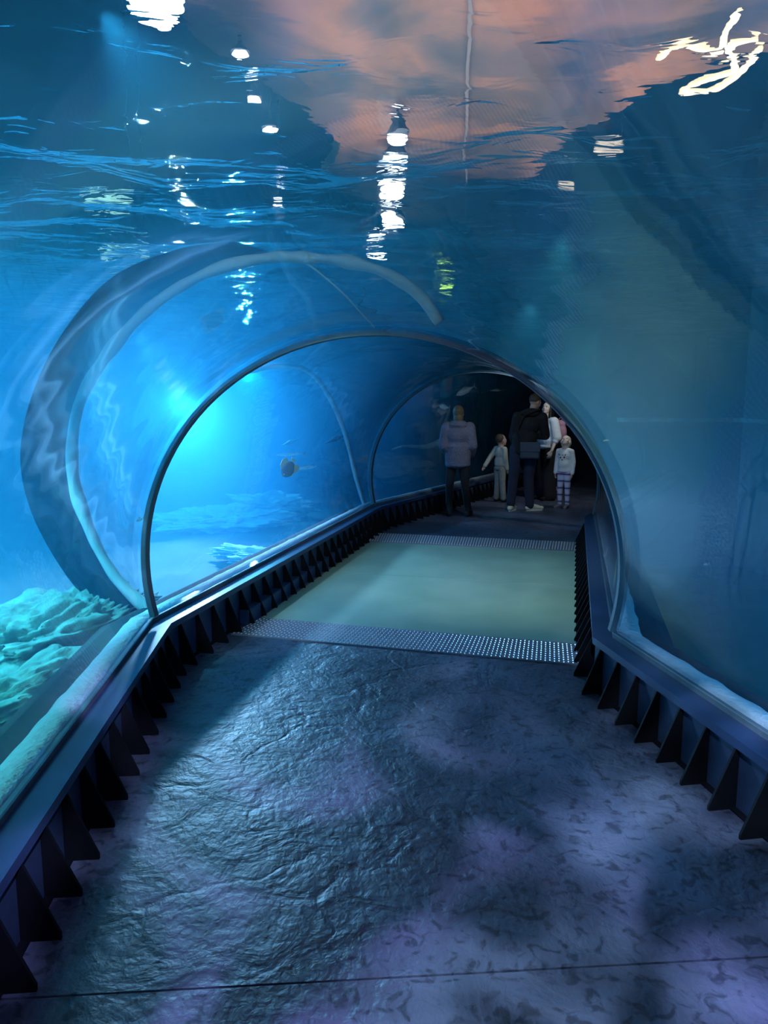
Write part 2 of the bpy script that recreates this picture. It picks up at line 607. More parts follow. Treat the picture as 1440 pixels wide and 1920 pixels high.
# ------------------------------------------------------------------ floor
def floor_material():
    m, nt, b, out_ = mat_new('stamped_concrete')
    tc = nt.nodes.new('ShaderNodeTexCoord')
    n1 = nt.nodes.new('ShaderNodeTexNoise')
    n1.inputs['Scale'].default_value = 1.3
    n1.inputs['Detail'].default_value = 6
    n1.inputs['Distortion'].default_value = 0.6
    cr = nt.nodes.new('ShaderNodeValToRGB')
    cr.color_ramp.elements[0].position = 0.32
    cr.color_ramp.elements[0].color = (0.045, 0.053, 0.085, 1)
    cr.color_ramp.elements[1].position = 0.68
    cr.color_ramp.elements[1].color = (0.12, 0.135, 0.2, 1)
    n2 = nt.nodes.new('ShaderNodeTexNoise')
    n2.inputs['Scale'].default_value = 17
    n2.inputs['Detail'].default_value = 5
    n2.inputs['Distortion'].default_value = 1.0
    c2 = nt.nodes.new('ShaderNodeValToRGB')
    c2.color_ramp.elements[0].position = 0.36
    c2.color_ramp.elements[0].color = (0.42, 0.42, 0.45, 1)
    c2.color_ramp.elements[1].position = 0.47
    c2.color_ramp.elements[1].color = (1, 1, 1, 1)
    mx = nt.nodes.new('ShaderNodeMix')
    mx.data_type = 'RGBA'
    mx.blend_type = 'MULTIPLY'
    mx.inputs[0].default_value = 1.0
    for n in (n1, n2):
        nt.links.new(tc.outputs['Object'], n.inputs['Vector'])
    nt.links.new(n1.outputs['Fac'], cr.inputs[0])
    nt.links.new(n2.outputs['Fac'], c2.inputs[0])
    nt.links.new(cr.outputs[0], mx.inputs[6])
    nt.links.new(c2.outputs[0], mx.inputs[7])
    nt.links.new(mx.outputs[2], b.inputs['Base Color'])
    rr = nt.nodes.new('ShaderNodeMapRange')
    rr.inputs[3].default_value = 0.36
    rr.inputs[4].default_value = 0.6
    nt.links.new(n1.outputs['Fac'], rr.inputs[0])
    nt.links.new(rr.outputs[0], b.inputs['Roughness'])
    nodes_bump(nt, b, 4.5, 4, 0.5, 0.035, distort=1.2)
    nodes_bump(nt, b, 34.0, 8, 0.42, 0.014, distort=0.4, stretch=(1, 0.75, 1))
    # stamped cracks
    vo = nt.nodes.new('ShaderNodeTexVoronoi')
    vo.feature = 'DISTANCE_TO_EDGE'
    vo.inputs['Scale'].default_value = 1.7
    nd = nt.nodes.new('ShaderNodeMix')
    nd.data_type = 'RGBA'
    nd.inputs[0].default_value = 0.35
    n3 = nt.nodes.new('ShaderNodeTexNoise')
    n3.inputs['Scale'].default_value = 3.0
    n3.inputs['Detail'].default_value = 5
    nt.links.new(tc.outputs['Object'], n3.inputs['Vector'])
    nt.links.new(tc.outputs['Object'], nd.inputs[6])
    nt.links.new(n3.outputs['Color'], nd.inputs[7])
    nt.links.new(nd.outputs[2], vo.inputs['Vector'])
    mr = nt.nodes.new('ShaderNodeMapRange')
    mr.inputs[1].default_value = 0.0
    mr.inputs[2].default_value = 0.03
    nt.links.new(vo.outputs['Distance'], mr.inputs[0])
    bp = nt.nodes.new('ShaderNodeBump')
    bp.inputs['Strength'].default_value = 0.25
    bp.inputs['Distance'].default_value = 0.01
    nt.links.new(mr.outputs[0], bp.inputs['Height'])
    nt.links.new(b.inputs['Normal'].links[0].from_socket, bp.inputs['Normal'])
    nt.links.new(bp.outputs[0], b.inputs['Normal'])
    return m


M_FLOOR = floor_material()


def strip_poly(name, pts, z, mat, depth=0.2):
    bm = bmesh.new()
    prism(bm, [(p[0], p[1], z) for p in pts], (0, 0, -depth))
    return bmobj(name, bm, mat)


jl, jr = at(-200, 1885, 0), at(1640, 1783, 0)         # expansion joint across the foreground
g = (jr - jl).normalized()
gn = Vector((-g.y, g.x, 0)) * 0.004


def on_joint(p_a, p_b):
    """where the expansion joint crosses the line a-b"""
    d1, d2 = (p_b - p_a).xy, g.xy
    den = d1.x * d2.y - d1.y * d2.x
    q = jl.xy - p_a.xy
    t = (q.x * d2.y - q.y * d2.x) / den
    return p_a + (p_b - p_a) * t


e = 1.232
JL, JR = on_joint(pos(0, -e, 0), pos(1, -e, 0)), on_joint(pos(0, e, 0), pos(1, e, 0))
f1 = strip_poly('floor', [pos(0, -e, 0), JL - gn, JR - gn, pos(0, e, 0)], 0, M_FLOOR)
f2 = strip_poly('floor', [JL + gn, pos(1, -e, 0), pos(2, -e, 0), pos(3, -e, 0), pos(3, e, 0), pos(2, e, 0), pos(1, e, 0), JR + gn], 0, M_FLOOR)
f3 = strip_poly('floor', [JL - gn, JL + gn, JR + gn, JR - gn], -0.008, M_PLINTH, 0.1)
for f in (f1, f2, f3):
    tag(f, kind='structure')


def panel_material():
    m, nt, b, out_ = mat_new('frosted_green_glass')
    tc = nt.nodes.new('ShaderNodeTexCoord')
    n1 = nt.nodes.new('ShaderNodeTexNoise')
    n1.inputs['Scale'].default_value = 1.8
    n1.inputs['Detail'].default_value = 6
    cr = nt.nodes.new('ShaderNodeValToRGB')
    cr.color_ramp.elements[0].position = 0.3
    cr.color_ramp.elements[0].color = (0.27, 0.4, 0.31, 1)
    cr.color_ramp.elements[1].position = 0.7
    cr.color_ramp.elements[1].color = (0.38, 0.5, 0.38, 1)
    nt.links.new(tc.outputs['Object'], n1.inputs['Vector'])
    nt.links.new(n1.outputs['Fac'], cr.inputs[0])
    nt.links.new(cr.outputs[0], b.inputs['Base Color'])
    b.inputs['Roughness'].default_value = 0.42
    nodes_bump(nt, b, 300.0, 2, 0.1, 0.001)
    return m


M_PANEL = panel_material()
fl, fr_, br, bl = at(487, 1161, 0), at(1080, 1209, 0), at(1080, 1035, 0), at(692, 1017, 0)
ml, mr_ = at(613, 1072, 0), at(1080, 1100, 0)
dn = (ml - fl).normalized() * 0.006
for q, lab in (([fl, fr_, mr_ - dn, ml - dn], 'pale green frosted glass floor panel, the larger looking near one'),
               ([ml + dn, mr_ + dn, br, bl], 'pale green frosted glass floor panel, the far one against the narrow ribbed strip')):
    bm = bmesh.new()
    c = sum((Vector(p) for p in q), Vector()) / 4
    prism(bm, [(p[0] - c.x, p[1] - c.y, 0.006) for p in q], (0, 0, -0.006))
    o = bmobj('glass_floor_panel', bm, M_PANEL)
    o.location = (c.x, c.y, 0)
    bevel(o, 0.0015)
    tag(o, lab, 'floor panel', 'glass floor panels')

M_TREADB = simple('dull_tread_metal', (0.26, 0.25, 0.3), 0.5, metal=0.3)
M_TREAD = simple('worn_tread_metal', (0.8, 0.77, 0.84), 0.38, metal=0.3, noise_amt=0.2, noise_scale=8)


def studs(name, q, nx_, ny_, label, bars=False):
    """metal strip; q = corners near-left, near-right, far-right, far-left"""
    q = [Vector(p) for p in q]
    c = sum(q, Vector()) / 4
    q = [p - c for p in q]
    root = empty(name, (c.x, c.y, 0))
    tag(root, label, 'metal strip')
    bm = bmesh.new()
    prism(bm, [(p.x, p.y, 0.008) for p in q], (0, 0, -0.008))
    bmobj('plate', bm, M_TREADB, root)
    bm = bmesh.new()

    def P(s_, t_):
        a = q[0].lerp(q[1], s_)
        b_ = q[3].lerp(q[2], s_)
        p = a.lerp(b_, t_)
        return Vector((p.x, p.y, 0.008))
    for i in range(nx_):
        s0, s1 = (i + 0.22) / nx_, (i + 0.72) / nx_
        if bars:
            base = [P(s0, 0.04), P(s1, 0.04), P(s1, 0.96), P(s0, 0.96)]
            prism(bm, base, (0, 0, 0.006))
            continue
        for j in range(ny_):
            off = 0.25 if i % 2 else -0.0
            t0, t1 = (j + 0.12 + off) / (ny_ + 0.25), (j + 0.74 + off) / (ny_ + 0.25)
            base = [P(s0, (t0 + t1) / 2), P((s0 + s1) / 2, t0), P(s1, (t0 + t1) / 2), P((s0 + s1) / 2, t1)]
            top = (base[0] + base[2]) / 2 + Vector((0, 0, 0.005))
            vb = [bm.verts.new(p) for p in base]
            vt = [bm.verts.new(p.lerp(top, 0.45) + Vector((0, 0, 0.002))) for p in base]
            for k in range(4):
                bm.faces.new((vb[k], vb[(k + 1) % 4], vt[(k + 1) % 4], vt[k]))
            bm.faces.new(vt)
    bmobj('ribs' if bars else 'studs', bm, M_TREAD, root)
    return root


studs('tread_plate', [at(433, 1190, 0), at(1089, 1248, 0), at(1083, 1209, 0), at(489, 1160, 0)], 84, 9, 'wide silver studded metal strip at the front edge of the glass floor')
studs('tread_plate', [at(691, 1016, 0), at(1080, 1034, 0), at(1083, 1018, 0), at(699, 1000, 0)], 78, 1, 'narrow silver ribbed metal strip at the far edge of the glass floor', bars=True)

# end of the tunnel: dark room
M_BLACK = simple('black_wall', (0.006, 0.006, 0.008), 0.9)
cz3, lat3, w3 = frame(3)
fwd3 = Vector((-lat3.y, lat3.x))
hole = arch(RAD + 0.02, zb=0.3)
bm = bmesh.new()
outer = [(-6, -0.5), (-6, 4.5), (6, 4.5), (6, -0.5)]
# portal wall with an arched opening, as four solids around the hole
pr = [(-1.6, -0.3), (-1.6, 0.3)] + hole[::-1] + [(1.6, 0.3), (1.6, -0.3)]
rows = [(-1.95, -0.3)] + [(-1.95, 0.3)] + [(u * 1.43, 0.67 + (z - 0.67) * 1.75) for u, z in hole[::-1]] + [(1.95, 0.3), (1.95, -0.3)]
va = [[bm.verts.new(pos(3, u, z, o_)) for u, z in pr] for o_ in (0.0, 0.25)]
vb = [[bm.verts.new(pos(3, u, z, o_)) for u, z in rows] for o_ in (0.0, 0.25)]
for k in range(len(pr) - 1):
    bm.faces.new((va[0][k], va[0][k + 1], vb[0][k + 1], vb[0][k]))
    bm.faces.new((va[1][k], vb[1][k], vb[1][k + 1], va[1][k + 1]))
    bm.faces.new((va[0][k], va[1][k], va[1][k + 1], va[0][k + 1]))
    bm.faces.new((vb[0][k], vb[0][k + 1], vb[1][k + 1], vb[1][k]))
tag(bmobj('wall_portal', bm, M_BLACK), kind='structure')


def room_pt(u, v, z):
    p = cz3 + lat3 * u + fwd3 * v
    return (p.x, p.y, z)


for nm, (u0, u1, v0, v1, z0, z1), mm in (('floor_room', (-1.9, 1.9, 0.0, 4.5, -0.2, 0.0), M_FLOOR), ('wall_room', (-1.9, 1.9, 4.5, 4.7, -0.2, 2.8), M_BLACK),
                                        ('wall_room', (-2.0, -1.8, 0.25, 4.7, -0.2, 2.8), M_BLACK), ('wall_room', (1.8, 2.0, 0.25, 4.7, -0.2, 2.8), M_BLACK),
                                        ('ceiling_room', (-2.0, 2.0, 0.25, 4.7, 2.8, 2.9), M_BLACK)):
    bm = bmesh.new()
    prism(bm, [room_pt(u0, v0, z0), room_pt(u1, v0, z0), room_pt(u1, v1, z0), room_pt(u0, v1, z0)], (0, 0, z1 - z0))
    tag(bmobj(nm, bm, mm), kind='structure')
# ------------------------------------------------------------------ people
def capsule(bm, p0, r0, p1, r1, seg=14):
    p0, p1 = Vector(p0), Vector(p1)
    d = p1 - p0
    L = max(d.length, 1e-5)
    d = d / L
    a = d.orthogonal().normalized()
    b = d.cross(a)
    rings = []
    for k in range(1, 5):
        t = pi / 2 * (1 - k / 4)
        rings.append((p0 - d * sin(t) * r0, cos(t) * r0))
    for k in range(0, 4):
        t = pi / 2 * (k / 4)
        rings.append((p1 + d * sin(t) * r1, cos(t) * r1))
    vr = [[bm.verts.new(c + (a * cos(2 * pi * i / seg) + b * sin(2 * pi * i / seg)) * r) for i in range(seg)] for c, r in rings]
    for x, y in zip(vr[:-1], vr[1:]):
        for i in range(seg):
            j = (i + 1) % seg
            bm.faces.new((x[i], x[j], y[j], y[i]))
    s = bm.verts.new(p0 - d * r0)
    e_ = bm.verts.new(p1 + d * r1)
    for i in range(seg):
        j = (i + 1) % seg
        bm.faces.new((vr[0][j], vr[0][i], s))
        bm.faces.new((vr[-1][i], vr[-1][j], e_))


def ellipsoid(bm, c, r, rot=None, seg=16):
    m = Matrix.Translation(Vector(c))
    if rot is not None:
        m = m @ rot.to_4x4()
    m = m @ Matrix.Diagonal((r[0], r[1], r[2], 1))
    bmesh.ops.create_uvsphere(bm, u_segments=seg, v_segments=max(8, seg // 2 + 2), radius=1, matrix=m)


def blob(name, items, mat, parent, voxel=0.008, smooth=3, smooth_fac=0.5):
    """one continuous surface grown around capsules and ellipsoids"""
    bm = bmesh.new()
    for it in items:
        if it[0] == 'c':
            capsule(bm, *it[1:])
        else:
            ellipsoid(bm, *it[1:])
    bmesh.ops.recalc_face_normals(bm, faces=bm.faces)
    me = bpy.data.meshes.new(name)
    bm.to_mesh(me)
    bm.free()
    o = bpy.data.objects.new(name, me)
    link(o)
    r = o.modifiers.new('remesh', 'REMESH')
    r.mode = 'VOXEL'
    r.voxel_size = voxel
    r.use_smooth_shade = True
    sm = o.modifiers.new('smooth', 'SMOOTH')
    sm.iterations = smooth
    sm.factor = smooth_fac
    dg = bpy.context.evaluated_depsgraph_get()
    new = bpy.data.meshes.new_from_object(o.evaluated_get(dg))
    o.modifiers.clear()
    o.data = new
    new.name = name
    bpy.data.meshes.remove(me)
    new.materials.clear()
    new.materials.append(mat)
    new.polygons.foreach_set('use_smooth', [True] * len(new.polygons))
    o.parent = parent
    return o


V = Vector


def joints(h, **over):
    s = h / 1.75
    j = dict(hipL=(-.09, 0, .90), hipR=(.09, 0, .90), kneeL=(-.095, .01, .48), kneeR=(.095, .01, .48), ankL=(-.1, -.02, .08), ankR=(.1, -.02, .08),
             pel=(0, 0, .93), waist=(0, .005, 1.08), chest=(0, 0, 1.28), top=(0, -.01, 1.42), neck=(0, 0, 1.50), head=(0, .015, 1.635),
             shL=(-.175, 0, 1.41), shR=(.175, 0, 1.41), elL=(-.23, -.02, 1.12), elR=(.23, -.02, 1.12), wrL=(-.24, .04, .87), wrR=(.24, .04, .87),
             toeL=(-.12, .14, .03), toeR=(.12, .14, .03))
    j.update(over)
    j = {k: V(v) * s for k, v in j.items()}
    j['s'] = s
    return j


def hand_items(w, d, up, side, s, curl=0.5):
    """palm, four curled fingers of unequal length and a thumb leaving the side of the palm.
    w wrist, d direction of the hand, up = back of the hand"""
    d = V(d).normalized()
    up = V(up)
    up = (up - d * up.dot(d)).normalized()
    lat = d.cross(up) * side
    it = []
    L = 0.088 * s
    for k in range(4):
        f = (k - 1.5)
        base = w + d * L * (1.0 if k in (1, 2) else 0.94) + lat * f * 0.019 * s
        it.append(('c', w + lat * f * 0.010 * s + d * 0.01 * s, 0.014 * s, base, 0.0095 * s))
        fl_ = [0.062, 0.074, 0.078, 0.066][k] * s
        a1, a2 = curl * 0.7, curl * 1.5
        p1 = base + (d * cos(a1) - up * sin(a1)) * fl_ * 0.55
        p2 = p1 + (d * cos(a2) - up * sin(a2)) * fl_ * 0.45
        it.append(('c', base, 0.0092 * s, p1, 0.0082 * s))
        it.append(('c', p1, 0.0082 * s, p2, 0.0066 * s))
    tb = w + d * 0.025 * s + lat * 0.024 * s
    t1 = tb + (d * 0.7 + lat * 0.6 - up * 0.2) * 0.042 * s
    t2 = t1 + (d * 0.9 + lat * 0.15 - up * 0.35) * 0.03 * s
    it.append(('c', tb, 0.013 * s, t1, 0.0105 * s))
    it.append(('c', t1, 0.0105 * s, t2, 0.008 * s))
    return it


def head_rot(yaw, pitch, roll=0.0):
    return Matrix.Rotation(radians(yaw), 3, 'Z') @ Matrix.Rotation(radians(pitch), 3, 'X') @ Matrix.Rotation(radians(roll), 3, 'Y')


def head_items(j, R, k=1.0):
    c, s = j['head'], j['s'] * k

    def p(x, y, z):
        return c + R @ V((x, y, z)) * s
    it = [('e', p(0, -.012, .022), (.074 * s, .092 * s, .092 * s), R), ('e', p(0, .018, -.02), (.062 * s, .07 * s, .085 * s), R),
          ('e', p(0, .045, -.075), (.036 * s, .036 * s, .032 * s), R), ('e', p(0, .088, -.022), (.0125 * s, .02 * s, .017 * s), R),
          ('c', p(0, .082, .012), .009 * s, p(0, .096, -.018), .011 * s), ('e', p(0, .079, -.055), (.022 * s, .012 * s, .012 * s), R),
          ('e', p(-.03, .066, .018), (.016 * s, .012 * s, .008 * s), R), ('e', p(.03, .066, .018), (.016 * s, .012 * s, .008 * s), R),
          ('e', p(-.038, .055, -.03), (.02 * s, .02 * s, .024 * s), R), ('e', p(.038, .055, -.03), (.02 * s, .02 * s, .024 * s), R),
          ('e', p(-.076, -.004, -.012), (.009 * s, .018 * s, .03 * s), R), ('e', p(.076, -.004, -.012), (.009 * s, .018 * s, .03 * s), R),
          ('c', j['neck'] - V((0, 0, .05)) * s, .055 * s, c + R @ V((0, -.015, -.06)) * s, .05 * s)]
    return it


def face_parts(j, R, root, k=1.0, mouth=True, brow=True):
    c, s = j['head'], j['s'] * k

    def p(x, y, z):
        return c + R @ V((x, y, z)) * s
    for sx in (-1, 1):
        bm = bmesh.new()
        ellipsoid(bm, p(.03 * sx, .077, .003), (.0125 * s, .007 * s, .0068 * s), R, 10)
        e1 = bmobj('eye', bm, M_EYEW, root, True)
        e1['label'] = 'eye'
        bm = bmesh.new()
        ellipsoid(bm, p(.03 * sx, .0815, .003), (.0058 * s, .0045 * s, .0062 * s), R, 10)
        bmobj('iris', bm, M_EYED, e1, True)
        if brow:
            bm = bmesh.new()
            capsule(bm, p(.017 * sx, .083, .022), .0035 * s, p(.044 * sx, .074, .025), .0025 * s, 8)
            bmobj('eyebrow', bm, M_EYED, root, True)
    if mouth:
        bm = bmesh.new()
        capsule(bm, p(-.016, .086, -.053), .0045 * s, p(.016, .086, -.053), .0045 * s, 8)
        bmobj('lips', bm, M_LIPS, root, True)


def skin_body(j, R, mat, root, hands=(('L', (0, .2, -1), (-1, 0, 0)), ('R', (0, .2, -1), (1, 0, 0))), curl=0.5, k=1.0, thin=1.0, vox=0.007):
    s = j['s']
    t = thin
    it = head_items(j, R, k)
    it += [('c', j['neck'] - V((0, 0, .02)) * s, .052 * s, j['top'], .075 * s * t), ('e', j['chest'], (.15 * s * t, .105 * s * t, .16 * s), None),
           ('e', j['waist'], (.13 * s * t, .095 * s * t, .15 * s), None), ('e', j['pel'], (.155 * s * t, .11 * s * t, .12 * s), None)]
    for q in 'LR':
        it += [('c', j['top'] * 0.6 + j['sh' + q] * 0.4, .055 * s * t, j['sh' + q], .052 * s * t),
               ('c', j['sh' + q], .05 * s * t, j['el' + q], .038 * s * t), ('c', j['el' + q], .038 * s * t, j['wr' + q], .026 * s * t),
               ('c', j['hip' + q], .088 * s * t, j['knee' + q], .056 * s * t), ('c', j['knee' + q], .054 * s * t, j['ank' + q], .036 * s * t),
               ('c', j['ank' + q], .036 * s, j['toe' + q], .028 * s)]
        calf = j['knee' + q].lerp(j['ank' + q], 0.3) + V((0, -.012, 0)) * s
        it.append(('e', calf, (.05 * s * t, .055 * s * t, .1 * s), None))
    for q, d, up in hands:
        it += hand_items(j['wr' + q], d, up, 1 if q == 'L' else -1, s * (1.0 if s > 0.8 else 0.95), curl)
    return blob('body', it, mat, root, voxel=vox, smooth=2)


def shoe(j, q, mat, sole_mat, root, high=0.11, heel=False, name='shoe'):
    s = j['s']
    a, t = j['ank' + q], j['toe' + q]
    d = (t - a)
    d.z = 0
    d.normalize()
    z0 = min(a.z - .08 * s, t.z - .03 * s)
    back = V((a.x, a.y, z0)) - d * .035 * s
    front = V((t.x, t.y, z0)) + d * .035 * s
    it = [('c', back + V((0, 0, .045)) * s, .038 * s, front + V((0, 0, .038)) * s, .03 * s),
          ('c', back + d * .03 * s + V((0, 0, .05)) * s, .042 * s, a + V((0, 0, high - .08)) * s, .047 * s),
          ('c', a + d * .01 * s, .045 * s, front - d * .06 * s + V((0, 0, .045)) * s, .036 * s)]
    o = blob(name, it, mat, root, voxel=0.007, smooth=2)
    sd = V((-d.y, d.x, 0))
    bm = bmesh.new()
    pts = []
    for k in range(20):
        t_ = 2 * pi * k / 20
        L = (front - back).length / 2 + .02 * s
        wd = (.038 + .006 * cos(t_)) * s
        pts.append((front + back) / 2 + d * cos(t_) * L + sd * sin(t_) * wd + V((0, 0, 0.001)))
    prism(bm, pts, (0, 0, (.018 if not heel else .012) * s))
    if heel:
        bmesh.ops.create_cone(bm, cap_ends=True, segments=10, radius1=.022 * s, radius2=.03 * s, depth=.045 * s, matrix=Matrix.Translation(back + d * .01 * s + V((0, 0, .0235)) * s))
    bmobj('sole', bm, sole_mat, o)
    return o


def trousers(j, mat, root, r=(.108, .07, .058), low=0.0, name='trousers', hips=1.0, vox=0.009, waist_z=0.06):
    s = j['s']
    it = [('e', j['pel'] + V((0, 0, .0)), (.165 * s * hips, .122 * s * hips, .12 * s), None), ('e', j['pel'] + V((0, 0, waist_z)) * s, (.15 * s * hips, .11 * s * hips, .09 * s), None)]
    for q in 'LR':
        end = j['knee' + q].lerp(j['ank' + q], 1.0 - low)
        it += [('c', j['hip' + q], r[0] * s, j['knee' + q], r[1] * s), ('c', j['knee' + q], r[1] * s, end, r[2] * s)]
    return blob(name, it, mat, root, voxel=vox, smooth=3)


def top_garment(name, j, mat, root, body=(.175, .13), hem=0.86, hemr=(.18, .135), arm=(.068, .056, .046), sleeve=1.0, extra=(), vox=0.009, smooth=3, neck=.07):
    s = j['s']
    z = V((0, 0, 1))
    it = [('e', j['chest'] + z * .02 * s, (body[0] * s, body[1] * s, .17 * s), None), ('e', j['waist'], (body[0] * .96 * s, body[1] * s, .17 * s), None),
          ('c', j['top'], .085 * s, j['neck'] - z * .055 * s, neck * s)]
    hz = hem * s
    n = 10
    for k in range(n):
        f = k / (n - 1)
        c = V((j['pel'].x, j['pel'].y, hz + (j['waist'].z - hz) * f + .03 * s))
        it.append(('e', c, ((hemr[0] * (1 - f) + body[0] * .96 * f) * s, (hemr[1] * (1 - f) + body[1] * f) * s, .07 * s), None))
    for q in 'LR':
        it += [('c', j['top'] * .55 + j['sh' + q] * .45, .07 * s, j['sh' + q], arm[0] * s), ('c', j['sh' + q], arm[0] * s, j['el' + q], arm[1] * s)]
        if sleeve > 0:
            it.append(('c', j['el' + q], arm[1] * s, j['el' + q].lerp(j['wr' + q], sleeve), arm[2] * s))
    it += list(extra)
    return blob(name, it, mat, root, voxel=vox, smooth=smooth)


M_SKIN = simple('skin', (0.5, 0.32, 0.25), 0.55, noise_amt=0.06)
M_SKINP = simple('fair_skin', (0.72, 0.55, 0.48), 0.5, noise_amt=0.05)
M_EYEW = simple('eye_white', (0.75, 0.75, 0.75), 0.2)
M_EYED = simple('dark_iris', (0.03, 0.02, 0.015), 0.3)
M_LIPS = simple('lips', (0.45, 0.14, 0.13), 0.5)
M_FUR = simple('grey_fur', (0.15, 0.145, 0.2), 0.95, noise_amt=0.35, noise_scale=9, bump=1.0, bump_scale=55)
M_BLK = simple('black_cloth', (0.008, 0.008, 0.011), 0.9, noise_amt=0.3)
M_NAVY = simple('navy_denim', (0.016, 0.02, 0.045), 0.9, noise_amt=0.3)
M_BAG = simple('dark_blue_nylon', (0.02, 0.032, 0.06), 0.6, noise_amt=0.2)
M_TAN = simple('beige_sweat', (0.5, 0.47, 0.38), 0.9, noise_amt=0.15, bump=0.4, bump_scale=14)
M_KHAKI = simple('crumpled_khaki', (0.27, 0.27, 0.24), 0.9, noise_amt=0.35, noise_scale=12, bump=0.9, bump_scale=18)
M_WHT = simple('white_knit', (0.78, 0.8, 0.82), 0.9, noise_amt=0.1, bump=0.3, bump_scale=40)
M_WHTBAND = simple('white_patterned_cloth', (0.8, 0.8, 0.84), 0.9, noise_amt=0.7, noise_scale=22)
M_PINK = simple('dusty_pink_cloth', (0.5, 0.26, 0.36), 0.8, noise_amt=0.15)
M_CREAM = simple('cream_leather', (0.72, 0.68, 0.5), 0.6, noise_amt=0.1)
M_SOLE = simple('pale_rubber', (0.7, 0.7, 0.66), 0.7)
M_GREYB = simple('grey_suede', (0.2, 0.2, 0.22), 0.9, noise_amt=0.2)
M_HAIRBR = simple('light_brown_hair', (0.13, 0.09, 0.05), 0.6, noise_amt=0.5, noise_scale=60, bump=0.5, bump_scale=90)
M_HAIRDK = simple('dark_brown_hair', (0.07, 0.045, 0.03), 0.6, noise_amt=0.4, noise_scale=60, bump=0.5, bump_scale=90)
M_HAIRBK = simple('black_hair', (0.006, 0.006, 0.008), 0.45, noise_amt=0.3, bump=0.4, bump_scale=80)
M_HAIRBL = simple('blonde_hair', (0.55, 0.47, 0.3), 0.6, noise_amt=0.35, noise_scale=50, bump=0.5, bump_scale=90)


def leggings_mat():
    m, nt, b, out_ = mat_new('lilac_striped_knit')
    tc = nt.nodes.new('ShaderNodeTexCoord')
    wv = nt.nodes.new('ShaderNodeTexWave')
    wv.bands_direction = 'Z'
    wv.inputs['Scale'].default_value = 2.9
    wv.inputs['Distortion'].default_value = 0.3
    cr = nt.nodes.new('ShaderNodeValToRGB')
    e0, e1 = cr.color_ramp.elements
    e0.position, e0.color = 0.0, (0.03, 0.03, 0.12, 1)
    e1.position, e1.color = 0.12, (0.42, 0.36, 0.62, 1)
    e2 = cr.color_ramp.elements.new(0.6)
    e2.color = (0.6, 0.6, 0.75, 1)
    nt.links.new(tc.outputs['Object'], wv.inputs['Vector'])
    nt.links.new(wv.outputs['Fac'], cr.inputs[0])
    nt.links.new(cr.outputs[0], b.inputs['Base Color'])
    b.inputs['Roughness'].default_value = 0.9
    return m


M_LEG = leggings_mat()


def person(px, py, rz, label, y_shift=0.0):
    p = at(px, py, 0)
    r = empty('person', (p.x, p.y + y_shift, 0), radians(rz))
    return tag(r, label, 'person', None)


# --- woman in the fur coat, seen from behind
j = joints(1.60, kneeL=(-.13, .02, .48), kneeR=(.12, .01, .48), ankL=(-.125, -.02, .1), ankR=(.175, -.02, .1), toeL=(-.15, .13, .04), toeR=(.21, .12, .04),
           elL=(-.225, -.03, 1.13), elR=(.22, -.02, 1.13), wrL=(-.17, .14, 1.02), wrR=(.2, .14, .98), head=(.0, .03, 1.63))
r = person(857, 968, -8, 'woman in short grey fur coat and black trousers, standing with back turned at left')
R = head_rot(-6, -4)
skin_body(j, R, M_SKIN, r, hands=(('L', (.5, .6, -.2), (-.5, .6, .3)), ('R', (-.5, .6, -.3), (.5, .6, .3))), curl=0.9, thin=.82)
s = j['s']
top_garment('fur_coat', j, M_FUR, r, body=(.215, .165), hem=.80, hemr=(.205, .165), arm=(.094, .088, .07), vox=0.01, smooth=4, neck=.1,
            extra=[('e', V((0, -.02, 1.44)) * s, (.165 * s, .13 * s, .06 * s), None)])
blob('collar', [('e', V((0, -.015, 1.485)) * s, (.135 * s, .125 * s, .045 * s), None), ('e', V((0, -.05, 1.45)) * s, (.155 * s, .11 * s, .045 * s), None)], M_FUR, r, voxel=.01, smooth=3)
trousers(j, M_BLK, r, r=(.095, .064, .056))
hc = j['head']
blob('hair', [('e', hc + R @ V((0, -.02, .025)) * s, (.088 * s, .104 * s, .106 * s), R), ('e', hc + V((0, -.04, -.07)) * s, (.08 * s, .075 * s, .09 * s), None), ('e', hc + V((.0, -.09, .04)) * s, (.045 * s, .04 * s, .045 * s), None)], M_HAIRBR, r, voxel=.008)
for q in 'LR':
    shoe(j, q, M_BLK, M_BLK, r, high=.16, heel=True, name='ankle_boot')

# --- small boy in beige
j = joints(1.14, head=(.01, .02, 1.58), neck=(0, 0, 1.46), top=(0, 0, 1.38), shL=(-.17, 0, 1.36), shR=(.17, 0, 1.36), chest=(0, 0, 1.24), waist=(0, 0, 1.05), pel=(0, 0, .9),
           elL=(-.2, -.17, 1.14), wrL=(-.2, -.33, .93), elR=(.2, .02, 1.1), wrR=(.19, .08, .86), hipL=(-.09, 0, .86), hipR=(.09, 0, .86), ankL=(-.11, -.02, .08), ankR=(.12, .04, .08), toeR=(.14, .17, .03))
r = person(936, 941, -62, 'small boy in beige sweatshirt and baggy khaki trousers standing by the glass')
R = head_rot(-4, 10)
skin_body(j, R, M_SKIN, r, hands=(('L', (0, -.6, -.7), (-1, 0, 0)), ('R', (0, .3, -1), (1, 0, 0))), curl=0.4, k=1.42, thin=1.02, vox=0.006)
s = j['s']
top_garment('sweatshirt', j, M_TAN, r, body=(.17, .135), hem=.93, hemr=(.165, .13), arm=(.075, .065, .052), vox=0.008)
bm = bmesh.new()
for k in range(24):
    pass
blob('long_shirt_hem', [('e', V((0, 0, .87)) * s, (.17 * s, .135 * s, .085 * s), None)], M_KHAKI, r, voxel=.008)
trousers(j, M_KHAKI, r, r=(.105, .085, .072), low=.06)
hc = j['head']
